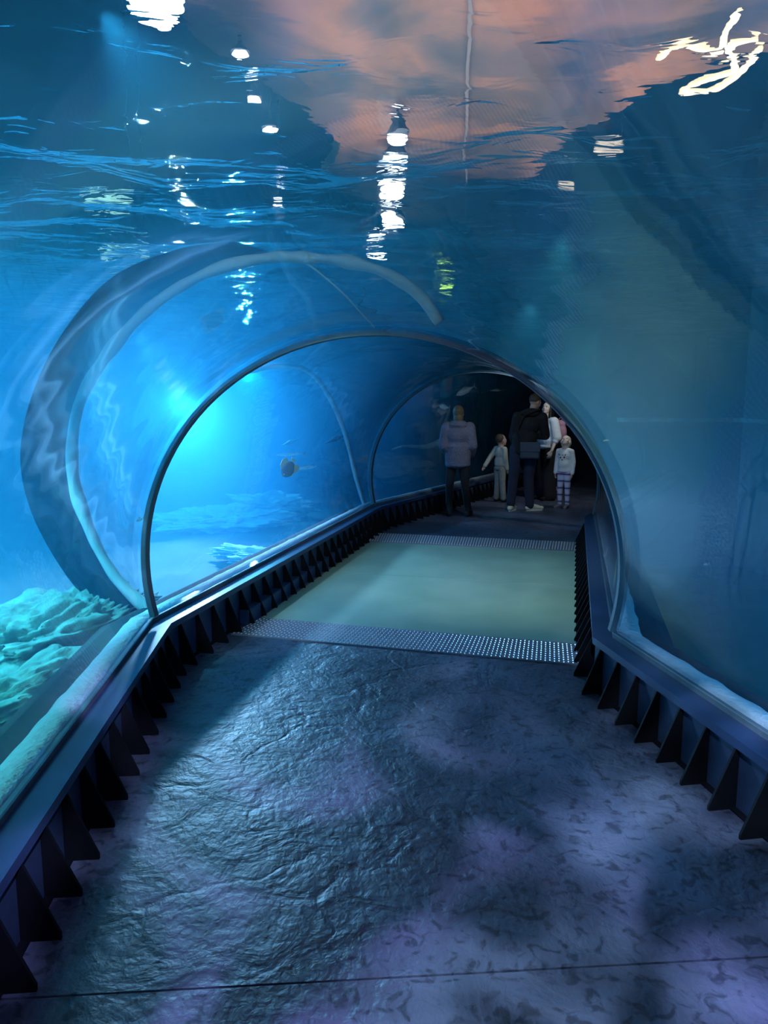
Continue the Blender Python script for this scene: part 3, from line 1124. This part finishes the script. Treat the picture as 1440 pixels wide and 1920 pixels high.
blob('hair', [('e', hc + R @ V((0, -.028, .035)) * s * 1.42, (.079 * s * 1.42, .088 * s * 1.42, .088 * s * 1.42), R)], M_HAIRDK, r, voxel=.006)
face_parts(j, R, r, 1.42)
for q in 'LR':
    shoe(j, q, M_BLK, M_BLK, r, high=.12)

# --- man in black
j = joints(1.78, hipL=(-.1, 0, .93), hipR=(.1, 0, .93), kneeL=(-.14, -.02, .5), kneeR=(.08, .03, .5), ankL=(-.17, -.12, .12), ankR=(.11, -.02, .08),
           toeL=(-.12, .02, .03), toeR=(.26, .06, .03), waist=(.02, .01, 1.1), chest=(.06, .02, 1.28), top=(.08, .01, 1.42), shL=(-.1, 0, 1.41), shR=(.26, 0, 1.4), elL=(-.16, .04, 1.12), wrL=(-.13, .16, .95), elR=(.31, .1, 1.13), wrR=(.2, .22, 1.12), head=(.15, .08, 1.63), neck=(.1, .02, 1.5))
r = person(979, 957, -12, 'tall man in black jacket, dark jeans and cream shoes seen from behind')
R = head_rot(-48, -14)
skin_body(j, R, M_SKIN, r, hands=(('L', (.2, .5, -.8), (-1, 0, 0)), ('R', (-.9, .5, .1), (0, .6, .6))), curl=0.7)
s = j['s']
top_garment('jacket', j, M_BLK, r, body=(.185, .15), hem=.86, hemr=(.18, .15), arm=(.08, .07, .055), vox=0.01, smooth=4, neck=.085)
blob('hood', [('e', V((.08, -.07, 1.47)) * s, (.14 * s, .085 * s, .06 * s), None), ('e', V((.1, -.03, 1.5)) * s, (.11 * s, .09 * s, .04 * s), None)], M_BLK, r, voxel=.009)
trousers(j, M_NAVY, r, r=(.112, .08, .066), low=.02)
hc = j['head']
blob('hair', [('e', hc + R @ V((0, -.022, .036)) * s, (.079 * s, .092 * s, .088 * s), R)], M_HAIRDK, r, voxel=.007)
face_parts(j, R, r, 1.0)
for q in 'LR':
    shoe(j, q, M_CREAM, M_SOLE, r, high=.13)
# his shoulder bag
pm = r.matrix_basis
bg = empty('shoulder_bag', pm @ V((.1, -.22, .84)), radians(-12))
tag(bg, 'dark blue shoulder bag hanging behind the hip of the man in black', 'bag')
bm = bmesh.new()
box(bm, -.145, .145, -.045, .045, -.03, .22)
bevel(bmobj('pouch', bm, M_BAG, bg), .03, 4)
bm = bmesh.new()
box(bm, -.148, .148, -.054, -.04, .08, .225)
bevel(bmobj('flap', bm, M_BAG, bg), .006, 2)
bm = bmesh.new()
tube(bm, [(-.14, 0, .2), (-.19, .03, .42), (-.1, .03, .62), (.12, .06, .71), (.1, .3, .7)], .011, 8)
bmobj('strap', bm, M_BLK, bg, True)

# --- dark-haired woman
j = joints(1.655, head=(0, .03, 1.64), elL=(-.24, -.02, 1.13), wrL=(-.25, .1, .9), elR=(.22, .05, 1.13), wrR=(.12, .22, 1.12),
           ankL=(-.1, 0, .08), ankR=(.1, -.02, .08), toeL=(-.12, .15, .03), toeR=(.12, .13, .03))
r = person(1022, 937, 118, 'woman with long black hair and loose white top, looking up beside the man in black')
R = head_rot(28, 16)
skin_body(j, R, M_SKINP, r, hands=(('L', (.05, .35, -.9), (-1, .2, 0)), ('R', (-.8, .4, .2), (.3, .6, .6))), curl=0.55)
s = j['s']
top_garment('white_top', j, M_WHT, r, body=(.195, .15), hem=.93, hemr=(.18, .14), arm=(.085, .088, .06), sleeve=.25, vox=0.009, neck=.062)
blob('patterned_hem', [('e', V((0, .01, .965)) * s, (.192 * s, .155 * s, .065 * s), None)], M_WHTBAND, r, voxel=.009)
blob('scarf', [('c', V((-.06, .1, 1.46)) * s, .03 * s, V((-.03, .165, 1.2)) * s, .03 * s), ('c', V((.06, .1, 1.46)) * s, .03 * s, V((.03, .165, 1.2)) * s, .03 * s)], M_BLK, r, voxel=.008)
trousers(j, M_BLK, r, r=(.12, .125, .135), low=.02)
hc = j['head']
blob('hair', [('e', hc + R @ V((0, -.03, .03)) * s, (.085 * s, .093 * s, .1 * s), R), ('c', hc + R @ V((-.072, -.01, .0)) * s, .03 * s, V((-.1, .03, 1.36)) * s, .032 * s),
              ('c', hc + R @ V((.072, -.01, .0)) * s, .03 * s, V((.1, .03, 1.36)) * s, .032 * s), ('c', hc + V((0, -.06, -.02)) * s, .075 * s, V((0, -.11, 1.3)) * s, .075 * s)], M_HAIRBK, r, voxel=.008)
face_parts(j, R, r, 1.0)
for q in 'LR':
    shoe(j, q, M_BLK, M_BLK, r, high=.1)
pm = r.matrix_basis
bk = empty('backpack', pm @ V((0, -.27, 1.0)), radians(118))
tag(bk, 'dusty pink backpack on the back of the woman with long black hair', 'backpack')
blob('bag_body', [('e', V((0, 0, .14)), (.15, .1, .19), None), ('e', V((0, -.02, .05)), (.15, .11, .1), None), ('e', V((0, 0, .28)), (.12, .085, .08), None)], M_PINK, bk, voxel=.01)
bm = bmesh.new()
tube(bm, [(-.05, -.0, .35), (-.03, -.03, .39), (.03, -.03, .39), (.05, 0, .35)], .01, 8)
tube(bm, [(-.13, -.05, .27), (-.07, -.1, .3), (.07, -.1, .3), (.13, -.05, .27)], .012, 8)
bmobj('strap', bm, M_LIPS, bk, True)

# --- little girl
j = joints(1.17, head=(0, -.01, 1.57), neck=(0, 0, 1.45), top=(0, 0, 1.37), shL=(-.165, 0, 1.34), shR=(.165, 0, 1.34), chest=(0, .01, 1.22), waist=(0, .02, 1.05), pel=(0, 0, .9),
           elL=(-.21, -.02, 1.1), wrL=(-.215, .03, .84), elR=(.21, -.02, 1.1), wrR=(.215, .03, .84), hipL=(-.08, 0, .86), hipR=(.08, 0, .86), ankL=(-.09, -.02, .08), ankR=(.09, 0, .08))
r = person(1056, 953, 138, 'little blonde girl in white sweater and lilac striped leggings, looking up')
R = head_rot(14, 42)
skin_body(j, R, M_SKINP, r, hands=(('L', (0, .1, -1), (-1, 0, 0)), ('R', (0, .1, -1), (1, 0, 0))), curl=0.45, k=1.38, vox=0.006)
s = j['s']
top_garment('white_sweater', j, M_WHT, r, body=(.168, .13), hem=.86, hemr=(.165, .13), arm=(.066, .06, .05), vox=0.008)
blob('pink_shirt_hem', [('e', V((0, 0, .865)) * s, (.17 * s, .135 * s, .03 * s), None)], M_PINK, r, voxel=.007)
trousers(j, M_LEG, r, r=(.098, .068, .052), low=.05, name='leggings')
# dark printed marks on the sweater front
bm = bmesh.new()
for x, z, w_, h_, a in ((-.05, 1.21, .022, .02, .5), (.045, 1.2, .02, .018, -.4), (.0, 1.15, .016, .013, 0), (.07, 1.26, .05, .008, .6), (-.07, 1.26, .03, .008, -.8), (-.01, 1.26, .03, .007, .2)):
    m = Matrix.Translation(V((x, .137 - abs(x) * .22, z)) * s) @ Matrix.Rotation(-a, 4, 'Y') @ Matrix.Diagonal((w_ * s, .012 * s, h_ * s, 1))
    bmesh.ops.create_uvsphere(bm, u_segments=10, v_segments=6, radius=1, matrix=m)
bmobj('sweater_print', bm, M_BLK, r, True)
hc = j['head']
k_ = 1.38
blob('hair', [('e', hc + R @ V((0, -.028, .032)) * s * k_, (.082 * s * k_, .09 * s * k_, .092 * s * k_), R), ('c', hc + R @ V((0, -.08, -.01)) * s * k_, .065 * s * k_, V((0, -.13, 1.22)) * s, .055 * s), ('e', hc + R @ V((0, -.05, .0)) * s * k_, (.088 * s * k_, .075 * s * k_, .1 * s * k_), R)], M_HAIRBL, r, voxel=.007)
face_parts(j, R, r, k_, brow=False)
for q in 'LR':
    shoe(j, q, M_GREYB, M_GREYB, r, high=.15, name='ankle_boot')

# --- person in dark clothes hidden behind the others, white trainers
j = joints(1.6)
r = person(1030, 921, -40, 'person in dark clothes and white trainers, mostly hidden behind the black-haired woman', 0.1)
R = head_rot(0, 0)
skin_body(j, R, M_SKIN, r)
top_garment('jacket', j, M_BLK, r, body=(.19, .15), hem=.85, vox=0.011)
trousers(j, M_BLK, r)
s = j['s']
blob('hair', [('e', j['head'] + V((0, -.02, .02)) * s, (.088 * s, .104 * s, .108 * s), None)], M_HAIRBK, r, voxel=.009)
for q in 'LR':
    shoe(j, q, M_WHT, M_SOLE, r, high=.12, name='trainer')
# ------------------------------------------------------------------ fish
def fish_mat(name, top, belly, rough=0.35):
    m, nt, b, out_ = mat_new(name)
    tc = nt.nodes.new('ShaderNodeTexCoord')
    sx = nt.nodes.new('ShaderNodeSeparateXYZ')
    mr = nt.nodes.new('ShaderNodeMapRange')
    mr.inputs[1].default_value = -0.05
    mr.inputs[2].default_value = 0.05
    cr = nt.nodes.new('ShaderNodeValToRGB')
    cr.color_ramp.elements[0].color = (*belly, 1)
    cr.color_ramp.elements[1].color = (*top, 1)
    nt.links.new(tc.outputs['Object'], sx.inputs[0])
    nt.links.new(sx.outputs['Z'], mr.inputs[0])
    nt.links.new(mr.outputs[0], cr.inputs[0])
    nt.links.new(cr.outputs[0], b.inputs['Base Color'])
    b.inputs['Roughness'].default_value = rough
    return m


M_FISH = fish_mat('silver_fish_skin', (0.35, 0.5, 0.5), (0.8, 0.9, 0.9))
M_FIND = simple('fish_fin', (0.3, 0.36, 0.34), 0.6, noise_amt=0.3)
M_RAY = simple('ray_skin', (0.035, 0.055, 0.07), 0.6, noise_amt=0.3)
M_BAT = simple('batfish_skin', (0.22, 0.27, 0.32), 0.5, noise_amt=0.3, noise_scale=12)
M_BATF = simple('batfish_fin', (0.6, 0.6, 0.42), 0.6, noise_amt=0.3, noise_scale=30)


def flat_fin(name, pts, mat, parent, th=0.004):
    """thin solid fin in the x-z plane"""
    bm = bmesh.new()
    prism(bm, [(x, -th / 2, z) for x, z in pts], (0, th, 0))
    return bmobj(name, bm, mat, parent)


def fish(loc, rz, pitch, L, label, name='fish', deep=0.2, mat=None, group=None):
    """spindle body along +x with tail, dorsal, belly and side fins, and eyes"""
    r = empty(name, loc)
    r.rotation_euler = (0, radians(pitch), radians(rz))
    tag(r, label, 'fish', group)
    bm = bmesh.new()
    rings = []
    prof = [(-.5, .03), (-.4, .12), (-.25, .34), (-.05, .48), (.15, .5), (.32, .4), (.44, .22), (.5, .06)]
    for x, w in prof:
        rings.append([V((x * L, cos(2 * pi * k / 12) * w * deep * .55 * L, sin(2 * pi * k / 12) * w * deep * L)) for k in range(12)])
    quads(bm, rings)
    o = bmobj('body', bm, mat or M_FISH, r, True)
    d = deep * L
    flat_fin('tail_fin', [(-.47 * L, 0), (-.66 * L, .55 * d + .03 * L), (-.58 * L, 0), (-.66 * L, -.55 * d - .03 * L)], M_FIND, r)
    flat_fin('dorsal_fin', [(.12 * L, .48 * d), (-.02 * L, .48 * d + .09 * L), (-.2 * L, .38 * d + .02 * L), (-.2 * L, .34 * d)], M_FIND, r)
    flat_fin('anal_fin', [(-.05 * L, -.46 * d), (-.16 * L, -.42 * d - .06 * L), (-.26 * L, -.3 * d)], M_FIND, r)
    for sy in (-1, 1):
        bm = bmesh.new()
        prism(bm, [(.15 * L, sy * .25 * d, -.05 * d), (.02 * L, sy * (.25 * d + .1 * L), -.2 * d), (.08 * L, sy * .25 * d, -.2 * d)], (0, 0, .004))
        bmobj('side_fin', bm, M_FIND, r)
        bm = bmesh.new()
        ellipsoid(bm, (.38 * L, sy * .15 * d, .08 * d), (.018 * L, .01 * L, .018 * L), None, 8)
        bmobj('eye', bm, M_EYED, r, True)
    return r


# batfish hovering beyond the left wall, tilted
bt = empty('batfish', aty(540, 880, 7.6))
bt.rotation_euler = (radians(-5), radians(58), radians(200))
tag(bt, 'deep-bodied dark grey batfish with pale fins, tilted head down in the blue water', 'fish')
q_ = 0.62
bm = bmesh.new()
rings = []
for x, w in ((-.13, .02), (-.11, .05), (-.05, .085), (.0, .1), (.05, .095), (.09, .07), (.12, .035), (.13, .01)):
    rings.append([V((x, cos(2 * pi * k / 16) * w * .22, sin(2 * pi * k / 16) * w)) * q_ * 1.1 for k in range(16)])
quads(bm, rings)
bmobj('body', bm, M_BAT, bt, True)
for nm, pts in (('tail_fin', [(-.125, .015), (-.185, .05), (-.175, 0), (-.185, -.05), (-.125, -.015)]),
                ('dorsal_fin', [(.05, .095), (.0, .14), (-.09, .15), (-.14, .11), (-.11, .05), (-.03, .09)]),
                ('anal_fin', [(.03, -.095), (-.03, -.14), (-.1, -.15), (-.14, -.11), (-.11, -.05), (-.03, -.09)]),
                ('pelvic_fin', [(.07, -.08), (.05, -.14), (.03, -.09)])):
    flat_fin(nm, [(x * q_ * 1.1, z * q_ * 1.1) for x, z in pts], M_BATF, bt, .006)
for sy in (-1, 1):
    bm = bmesh.new()
    ellipsoid(bm, (.065, sy * .01, .012), (.007, .004, .007), None, 8)
    bmobj('eye', bm, M_EYEW, bt, True)


def ray_fish(loc, rz, roll, W, label):
    r = empty('eagle_ray', loc)
    r.rotation_euler = (0, radians(roll), radians(rz))
    tag(r, label, 'ray')
    bm = bmesh.new()
    rings = []
    n = 17
    for i in range(n):
        u = -1 + 2 * i / (n - 1)
        ch = .42 * (1 - abs(u) ** 1.3) + .01
        th = .09 * (1 - abs(u)) ** 1.5 + .004
        x = u * W / 2
        y0 = .08 * W - abs(u) * .2 * W
        z = .07 * W * abs(u) ** 1.6 * (1 if u > 0 else -.1)
        rings.append([V((x, y0 + cos(2 * pi * k / 12) * ch * W / 2, z + sin(2 * pi * k / 12) * th * W)) for k in range(12)])
    quads(bm, rings)
    bmobj('body', bm, M_RAY, r, True)
    bm = bmesh.new()
    tube(bm, [(0, -.1 * W, 0), (.02 * W, -.4 * W, .01), (.0, -.8 * W, .03)], [.018 * W, .01 * W, .003 * W], 8)
    bmobj('tail', bm, M_RAY, r, True)
    return r


ray_fish(aty(630, 823, 10.5), 12, -20, .42, 'dark ray gliding in blue water, the right one with its wing raised')
ray_fish(aty(545, 829, 11.5), 20, -16, .34, 'faint grey ray swimming left, above the tilted batfish')

fish(aty(543, 852, 9.5), 184, 3, .34, 'slender bright turquoise fish just above the tilted batfish', deep=.13, group=None)
fish(aty(574, 877, 9.0), 8, -8, .26, 'small pale green fish directly right of the tilted batfish', deep=.16)
fish(aty(680, 861, 10.0), 20, -20, .2, 'small faint fish near the second arch, low beside the pale reflection arc', deep=.15)
fish(aty(262, 974, 4.6), 150, 20, .07, 'tiny white fish just left of the near black hoop', deep=.3)
fish(aty(872, 733, 12.5), 200, 24, .34, 'pale blue fish with raised fin near the top of the far arch', deep=.3)
fish(aty(833, 763, 13.0), 160, -10, .17, 'small blue fish just above the head of the woman in fur coat', deep=.5)
fish(aty(930, 732, 14.0), 170, 0, .24, 'thin dim fish in dark water above the small boy', deep=.15)
fish(aty(1137, 826, 6.0), 170, 10, .05, 'tiny pale fish in dark water just right of the near hoop', deep=.3)
fish(aty(1324, 1058, 5.0), 200, 0, .045, 'tiny white fish low in the dark water at right', deep=.4)

# ------------------------------------------------------------------ rocks
def rock(loc, size, seed, mat, label, amp=0.35, rz=0, freq=1.6, name='rock', ridge=0.0):
    bm = bmesh.new()
    bmesh.ops.create_icosphere(bm, subdivisions=6, radius=1)
    for v in bm.verts:
        n = v.co.normalized()
        q = n * freq + V((seed, seed * .7, -seed))
        h = noise.fractal(q, 1.0, 2.0, 5) * amp + abs(noise.noise(q * 2.2)) * amp * .6
        h += ridge * (abs(noise.noise(V((n.x * 7, n.y * 2.2, n.z * 16)) + V((seed, 0, 0)))) * .3 + noise.noise(V((n.x * 18, n.y * 6, n.z * 30))) * .08)
        v.co = n * (1 + h)
        v.co.x *= size[0]
        v.co.y *= size[1]
        v.co.z *= size[2]
    o = bmobj(name, bm, mat, None, True)
    o.location = loc
    o.rotation_euler = (0, 0, radians(rz))
    return tag(o, label, 'rock')


M_ROCK = simple('algae_rock', (0.25, 0.4, 0.36), 0.9, noise_amt=0.9, noise_scale=7, bump=1.0, bump_scale=14)
M_PALER = simple('pale_green_reflection', (0.45, 0.7, 0.66), 0.9, noise_amt=0.5, noise_scale=4, bump=1.0, bump_scale=9)
M_DARKR = simple('dark_rock', (0.02, 0.03, 0.035), 0.95, noise_amt=0.6, noise_scale=3, bump=1.0, bump_scale=6)
rock(at(110, 1215, .05), (.36, .75, .3), 3.1, M_ROCK, 'large layered rock lit turquoise, near lower left edge', .35, -25, 2.0, ridge=1.0)
rock(at(35, 1330, -.05), (.3, .7, .2), 8.3, M_ROCK, 'low streaked rock in front of the turquoise rock at left edge', .35, -30, 2.2, ridge=1.0)
rock(at(420, 975, 0), (.8, .5, .16), 5.2, M_PALER, 'faint flat rock on the sand, the left one in the blue water', .5, 10, 2.4)
rock(at(510, 950, 0), (.6, .4, .18), 1.9, M_PALER, 'faint pale rock on the sand, the right one below the batfish', .5, 0, 2.4)
rock(at(500, 1045, -.1), (.7, .18, .1), 6.4, M_PALER, 'long low rock ridge close behind the left kerb', .4, -30, 2.6)
# dark rockwork around the far ring
rock((-.4, 16.0, 2.3), (1.5, .7, .35), 2.2, M_DARKR, 'big dark rock shelf under the surface behind the far arch', .4, 12)
rock((1.75, 15.9, .9), (.32, .4, 1.2), 4.7, M_DARKR, 'tall dark rock column left of the tunnel exit', .4, 0)
rock((-.2, 16.6, .2), (1.1, .4, .3), 9.2, M_ROCK, 'pale green rock mound low behind the far arch', .4, 0)
rock((-.9, 15.0, .1), (.7, .5, .35), 7.7, M_DARKR, 'dark boulder on the tank floor behind the woman in fur coat', .4, 0)

# sunken branch
bm = bmesh.new()
c0 = aty(735, 845, 12.6)
pts, rr = [], []
for k in range(22):
    t = k / 21
    p = c0 + V((t * 1.15, t * .9, .02 + .1 * t + .03 * sin(t * 9)))
    pts.append(p)
    rr.append(.012 + .07 * t ** 1.2 + .012 * noise.noise(V((k * .9, 3, 1))))
tube(bm, pts, rr, 12)
o = bmobj('sunken_branch', bm, M_ROCK, None, True)
o2 = tag(o, 'sunken mossy branch tapering to the left behind the woman in fur coat', 'branch')
# acrylic reflections of the joints, built as solid pale arcs and a dark band
def smooth_path(pts, n=8):
    """Catmull-Rom through the points"""
    P_ = [2 * pts[0] - pts[1]] + pts + [2 * pts[-1] - pts[-2]]
    res = []
    for i in range(1, len(P_) - 2):
        p0, p1, p2, p3 = P_[i - 1:i + 3]
        for k in range(n):
            t = k / n
            res.append(.5 * ((2 * p1) + (p2 - p0) * t + (2 * p0 - 5 * p1 + 4 * p2 - p3) * t * t + (3 * p1 - p0 - 3 * p2 + p3) * t ** 3))
    res.append(pts[-1])
    return res


def joint_reflection(px, y, rad, label, name='reflection_arc'):  # solid arc stands in for a joint reflected in the acrylic
    path = smooth_path([aty(a, b_, y) for a, b_ in px])
    c = sum(path, V()) / len(path)
    r = empty(name, c)
    tag(r, label, 'reflection arc')
    bm = bmesh.new()
    rr = [rad * (1 + .45 * noise.noise(V((k * .23, y, 0)))) for k in range(len(path))]
    rings = []
    for i, p in enumerate(path):
        t = (path[min(i + 1, len(path) - 1)] - path[max(i - 1, 0)]).normalized()
        s_ = t.cross(V((0, 1, 0))).normalized()
        rings.append([p - c + s_ * cos(2 * pi * k / 12) * rr[i] + V((0, 1, 0)) * sin(2 * pi * k / 12) * .05 for k in range(12)])
    quads(bm, rings)
    bmobj('band', bm, M_ARC, r, True)
    return r, c, path


M_ARC = simple('pale_reflection', (0.8, 0.88, 0.95), 0.8, noise_amt=0.3, noise_scale=9)
h1, c1, pth = joint_reflection([(283, 1150), (215, 1080), (165, 985), (136, 880), (148, 760), (205, 660), (290, 570), (400, 507), (500, 484), (565, 483), (650, 490), (730, 515), (790, 557), (825, 605)], 4.85, .036,
                   'big pale rough arc standing in for the reflection of the near tunnel joint')
outer = [(262, 1175), (170, 1130), (105, 1050), (55, 950), (38, 850), (62, 735), (120, 620), (210, 520), (330, 468), (440, 452)]
inner = [(280, 1150), (213, 1080), (160, 985), (128, 880), (140, 760), (195, 660), (275, 572), (380, 508), (460, 478), (500, 470)]
op = smooth_path([aty(a, b_, 4.95) for a, b_ in outer])
ip = smooth_path([aty(a, b_, 4.95) for a, b_ in inner])
bm = bmesh.new()
quads(bm, [[p - c1, q - c1, q - c1 + V((0, .06, 0)), p - c1 + V((0, .06, 0))] for p, q in zip(op, ip)])
M_REFRACT = simple('dark_refraction', (0.002, 0.02, 0.05), 0.9, noise_amt=0.3)  # dark colour stands in for darkness refracted by the acrylic
bmobj('collar', bm, M_REFRACT, h1, False)['label'] = 'dark blue band standing in for refracted shade'  # this collar stands in for darkness refracted by the acrylic
joint_reflection([(400, 740), (460, 700), (530, 686), (580, 698), (618, 745), (646, 810), (664, 880), (682, 945), (697, 975)], 9.75, .03, 'fainter pale arc standing in for a joint reflection left of the far arch')
bm = bmesh.new()
tube(bm, smooth_path([aty(a, b_, 4.85) for a, b_ in ((562, 486), (600, 512), (645, 552), (680, 590), (703, 615))]), .006, 6)  # acrylic seam line added as a thin tube
tag(bmobj('seam', bm, M_ARC, None, True), 'thin pale acrylic seam line running down from the top of the big reflection arc', 'seam')

# pale green reflection streak at right, built as a solid ledge
bm = bmesh.new()
for q0, q1, w_ in ((V((4.0, 3.0, 1.42)), V((4.0, 8.7, 1.42)), V((.24, 0, 0))), (V((2.75, 8.62, 1.42)), V((4.0, 8.62, 1.42)), V((0, .26, 0)))):
    prism(bm, [q0, q1, q1 + w_, q0 + w_], (0, 0, .045))
tag(bmobj('reflection_streak', bm, M_PALER), 'narrow pale green solid standing in for a reflected streak at right, at eye level', 'ledge')
# ------------------------------------------------------------------ above the water
def refracted(px, py, z, n=None):
    """where a ray through the calm surface arrives at height z above the water"""
    n = n or SURF_IOR
    d = ray(px, py).normalized()
    p = EYE + d * ((ZS - EYE.z) / d.z)
    h = V((d.x, d.y)).length * n
    if h >= 0.9995:
        h = 0.9995
    u = V((d.x, d.y)).normalized()
    dd = V((u.x * h, u.y * h, sqrt(1 - h * h)))
    return p + dd * ((z - ZS) / dd.z)


ZG = ZS + 0.55
outline = [(850, 428), (955, 350), (1060, 262), (1150, 205), (1235, 150), (1330, 120), (1500, 85), (1700, 40), (1700, -260), (300, -260), (340, 40), (420, 120), (560, 190), (640, 270), (600, 330), (740, 380)]
gp = [refracted(a, b_, ZG) for a, b_ in outline]
print('gantry', [tuple(round(c, 1) for c in p) for p in gp])


def board_mat():
    m, nt, b, out_ = mat_new('brown_boards')
    tc = nt.nodes.new('ShaderNodeTexCoord')
    wv = nt.nodes.new('ShaderNodeTexNoise')
    wv.inputs['Scale'].default_value = 1.1
    wv.inputs['Detail'].default_value = 6
    wv.inputs['Distortion'].default_value = 1.0
    cr = nt.nodes.new('ShaderNodeValToRGB')
    e = cr.color_ramp.elements
    e[0].position, e[0].color = .34, (0.03, 0.035, 0.04, 1)
    e[1].position, e[1].color = .66, (0.34, 0.18, 0.1, 1)
    k = e.new(.5)
    k.color = (0.14, 0.1, 0.085, 1)
    nt.links.new(tc.outputs['Object'], wv.inputs['Vector'])
    nt.links.new(wv.outputs['Fac'], cr.inputs[0])
    nt.links.new(cr.outputs[0], b.inputs['Base Color'])
    b.inputs['Roughness'].default_value = .8
    return m


M_BROWN = board_mat()
gx = [p.x for p in gp]
bm = bmesh.new()
prism(bm, [(p.x, p.y, ZG) for p in gp], (0, 0, .12))
o = bmobj('timber_platform', bm, M_BROWN)
tag(o, 'brown timber platform above the water, seen through the ripples overhead', 'platform')
bm = bmesh.new()
a_, b__ = refracted(872, 420, ZG - .05), refracted(885, -200, ZG - .05)
ax = (b__ - a_)
sd = V((-ax.y, ax.x, 0)).normalized() * .009
prism(bm, [a_ - sd, b__ - sd, b__ + sd, a_ + sd], (0, 0, .05))
o = bmobj('pale_batten', bm, M_GREYB)
tag(o, 'thin pale batten along the middle of the brown platform overhead', 'batten')

M_LAMP, nt, b, out_ = mat_new('lamp_glass')
b.inputs['Emission Color'].default_value = (0.6, 0.75, 1.0, 1)
b.inputs['Emission Strength'].default_value = 14
for n, (a, c, z, rad) in enumerate(((292, 6, 3.4, .14), (505, 238, 3.4, .055), (523, 376, 3.4, .05), (476, 183, 3.4, .04), (450, 103, 3.4, .045), (742, 300, 3.35, .1), (745, 250, 3.35, .07), (735, 350, 3.35, .11), (735, 398, 3.35, .12), (705, 440, 3.35, .12))):
    p = refracted(a, c, z)
    lr = empty('hanging_lamp', p)
    tag(lr, ['lamp above the water seen as a broad white glow at top left', 'lamp above the water, a sharp white spot upper left of the brown platform',
             'lamp above the water, a small spot low and left of the glittering patch', 'lamp above the water, a faint rainbow spot upper left', 'lamp above the water, thin white fleck near the top left'][n] if n < 5 else
        'lamp above the water glittering in ripples over the middle of the tunnel', 'lamp', None if n < 5 else 'lamps glittering above the tunnel')
    bm = bmesh.new()
    bmesh.ops.create_uvsphere(bm, u_segments=16, v_segments=10, radius=rad, matrix=Matrix.Diagonal((1, 1, .6, 1)))
    bmobj('bulb', bm, M_LAMP, lr, True)
    bm = bmesh.new()
    bmesh.ops.create_cone(bm, cap_ends=True, segments=16, radius1=rad * 1.2, radius2=rad * .4, depth=rad, matrix=Matrix.Translation((0, 0, rad * .9)))
    tube(bm, [(0, 0, rad), (0, 0, 6.2 - p.z)], .01, 6)
    bmobj('shade', bm, M_BLACK, lr)

def hang(o, q):
    bm = bmesh.new()
    tube(bm, [q, V((q.x, q.y, 6.2 - o.location.z))], .004, 6)
    bmobj('cord', bm, M_BLACK, o)


M_RING, nt, b, out_ = mat_new('cyan_ring_glint')
b.inputs['Emission Color'].default_value = (0.35, 0.9, 0.95, 1)
b.inputs['Emission Strength'].default_value = 1.2
M_RINGW, nt, b, out_ = mat_new('pale_ring_glint')
b.inputs['Emission Color'].default_value = (0.85, 0.85, 0.75, 1)
b.inputs['Emission Strength'].default_value = 0.7
M_WARM, nt, b, out_ = mat_new('warm_outline_glow')
b.inputs['Emission Color'].default_value = (1.0, 0.85, 0.55, 1)
b.inputs['Emission Strength'].default_value = 1.5
M_GREEN, nt, b, out_ = mat_new('green_lamp_glass')
b.inputs['Emission Color'].default_value = (0.4, 1.0, 0.15, 1)
b.inputs['Emission Strength'].default_value = 8
for cx_, cy_, w_, h_, mm, lab in ((202, 370, 84, 18, M_RING, 'thin cyan glowing ring standing in for a lamp reflection, the higher of two at left'), (232, 448, 80, 26, M_RING, 'cyan glowing ring standing in for a lamp reflection, the lower of two at left'),
                                  (1140, 279, 50, 16, M_RINGW, 'pale glowing ring standing in for a lamp reflection at upper right, the larger one'), (1060, 340, 28, 12, M_RINGW, 'small pale glowing ring standing in for a lamp reflection, right of the brown platform')):
    z = ZS + .3
    c = refracted(cx_, cy_, z)
    ex_ = (refracted(cx_ + w_ / 2, cy_, z) - c)
    ey_ = (refracted(cx_, cy_ - h_ / 2, z) - c)
    bm = bmesh.new()
    rings = []
    for k in range(28):
        a = 2 * pi * k / 28
        p = ex_ * cos(a) + ey_ * sin(a)
        u = p.normalized()
        wdt = ex_.length * .16
        rings.append([p + u * cos(2 * pi * m / 8) * wdt + V((0, 0, 1)) * sin(2 * pi * m / 8) * .02 for m in range(8)])
    rings.append(rings[0])
    quads(bm, rings, caps=False)
    bmesh.ops.remove_doubles(bm, verts=bm.verts, dist=1e-4)
    o = empty('ring_glint', c)  # glowing ring on an added cord stands in for a lamp reflection
    tag(o, lab, 'lamp')
    bmobj('glint_ring', bm, mm, o, True)
    hang(o, ex_)
bm = bmesh.new()  # glowing tubes added for warm reflected outlines on the ripples
for poly in ([(1235, 112), (1275, 85), (1345, 95), (1360, 60), (1385, 20)], [(1275, 172), (1300, 150), (1345, 135), (1378, 122), (1366, 88), (1420, 72)], [(1280, 172), (1335, 162), (1385, 130), (1425, 90)]):
    tube(bm, smooth_path([refracted(a, b_, ZS + .3) for a, b_ in poly], 5), .016, 6)
tag(bmobj('warm_outline', bm, M_WARM, None, True), 'tangled warm white glowing outlines standing in for a reflection at top right', 'reflection')
for a, c, lab in ((838, 480, 'green lamp above water, left of centre over the arch'),):
    p = refracted(a, c, ZS + .3)
    bm = bmesh.new()
    bmesh.ops.create_uvsphere(bm, u_segments=16, v_segments=10, radius=.12, matrix=Matrix.Diagonal((1, 1, .5, 1)))
    o = empty('green_lamp', p)
    tag(o, lab, 'lamp')
    bmobj('bulb', bm, M_GREEN, o, True)
    hang(o, V((0, 0, .04)))
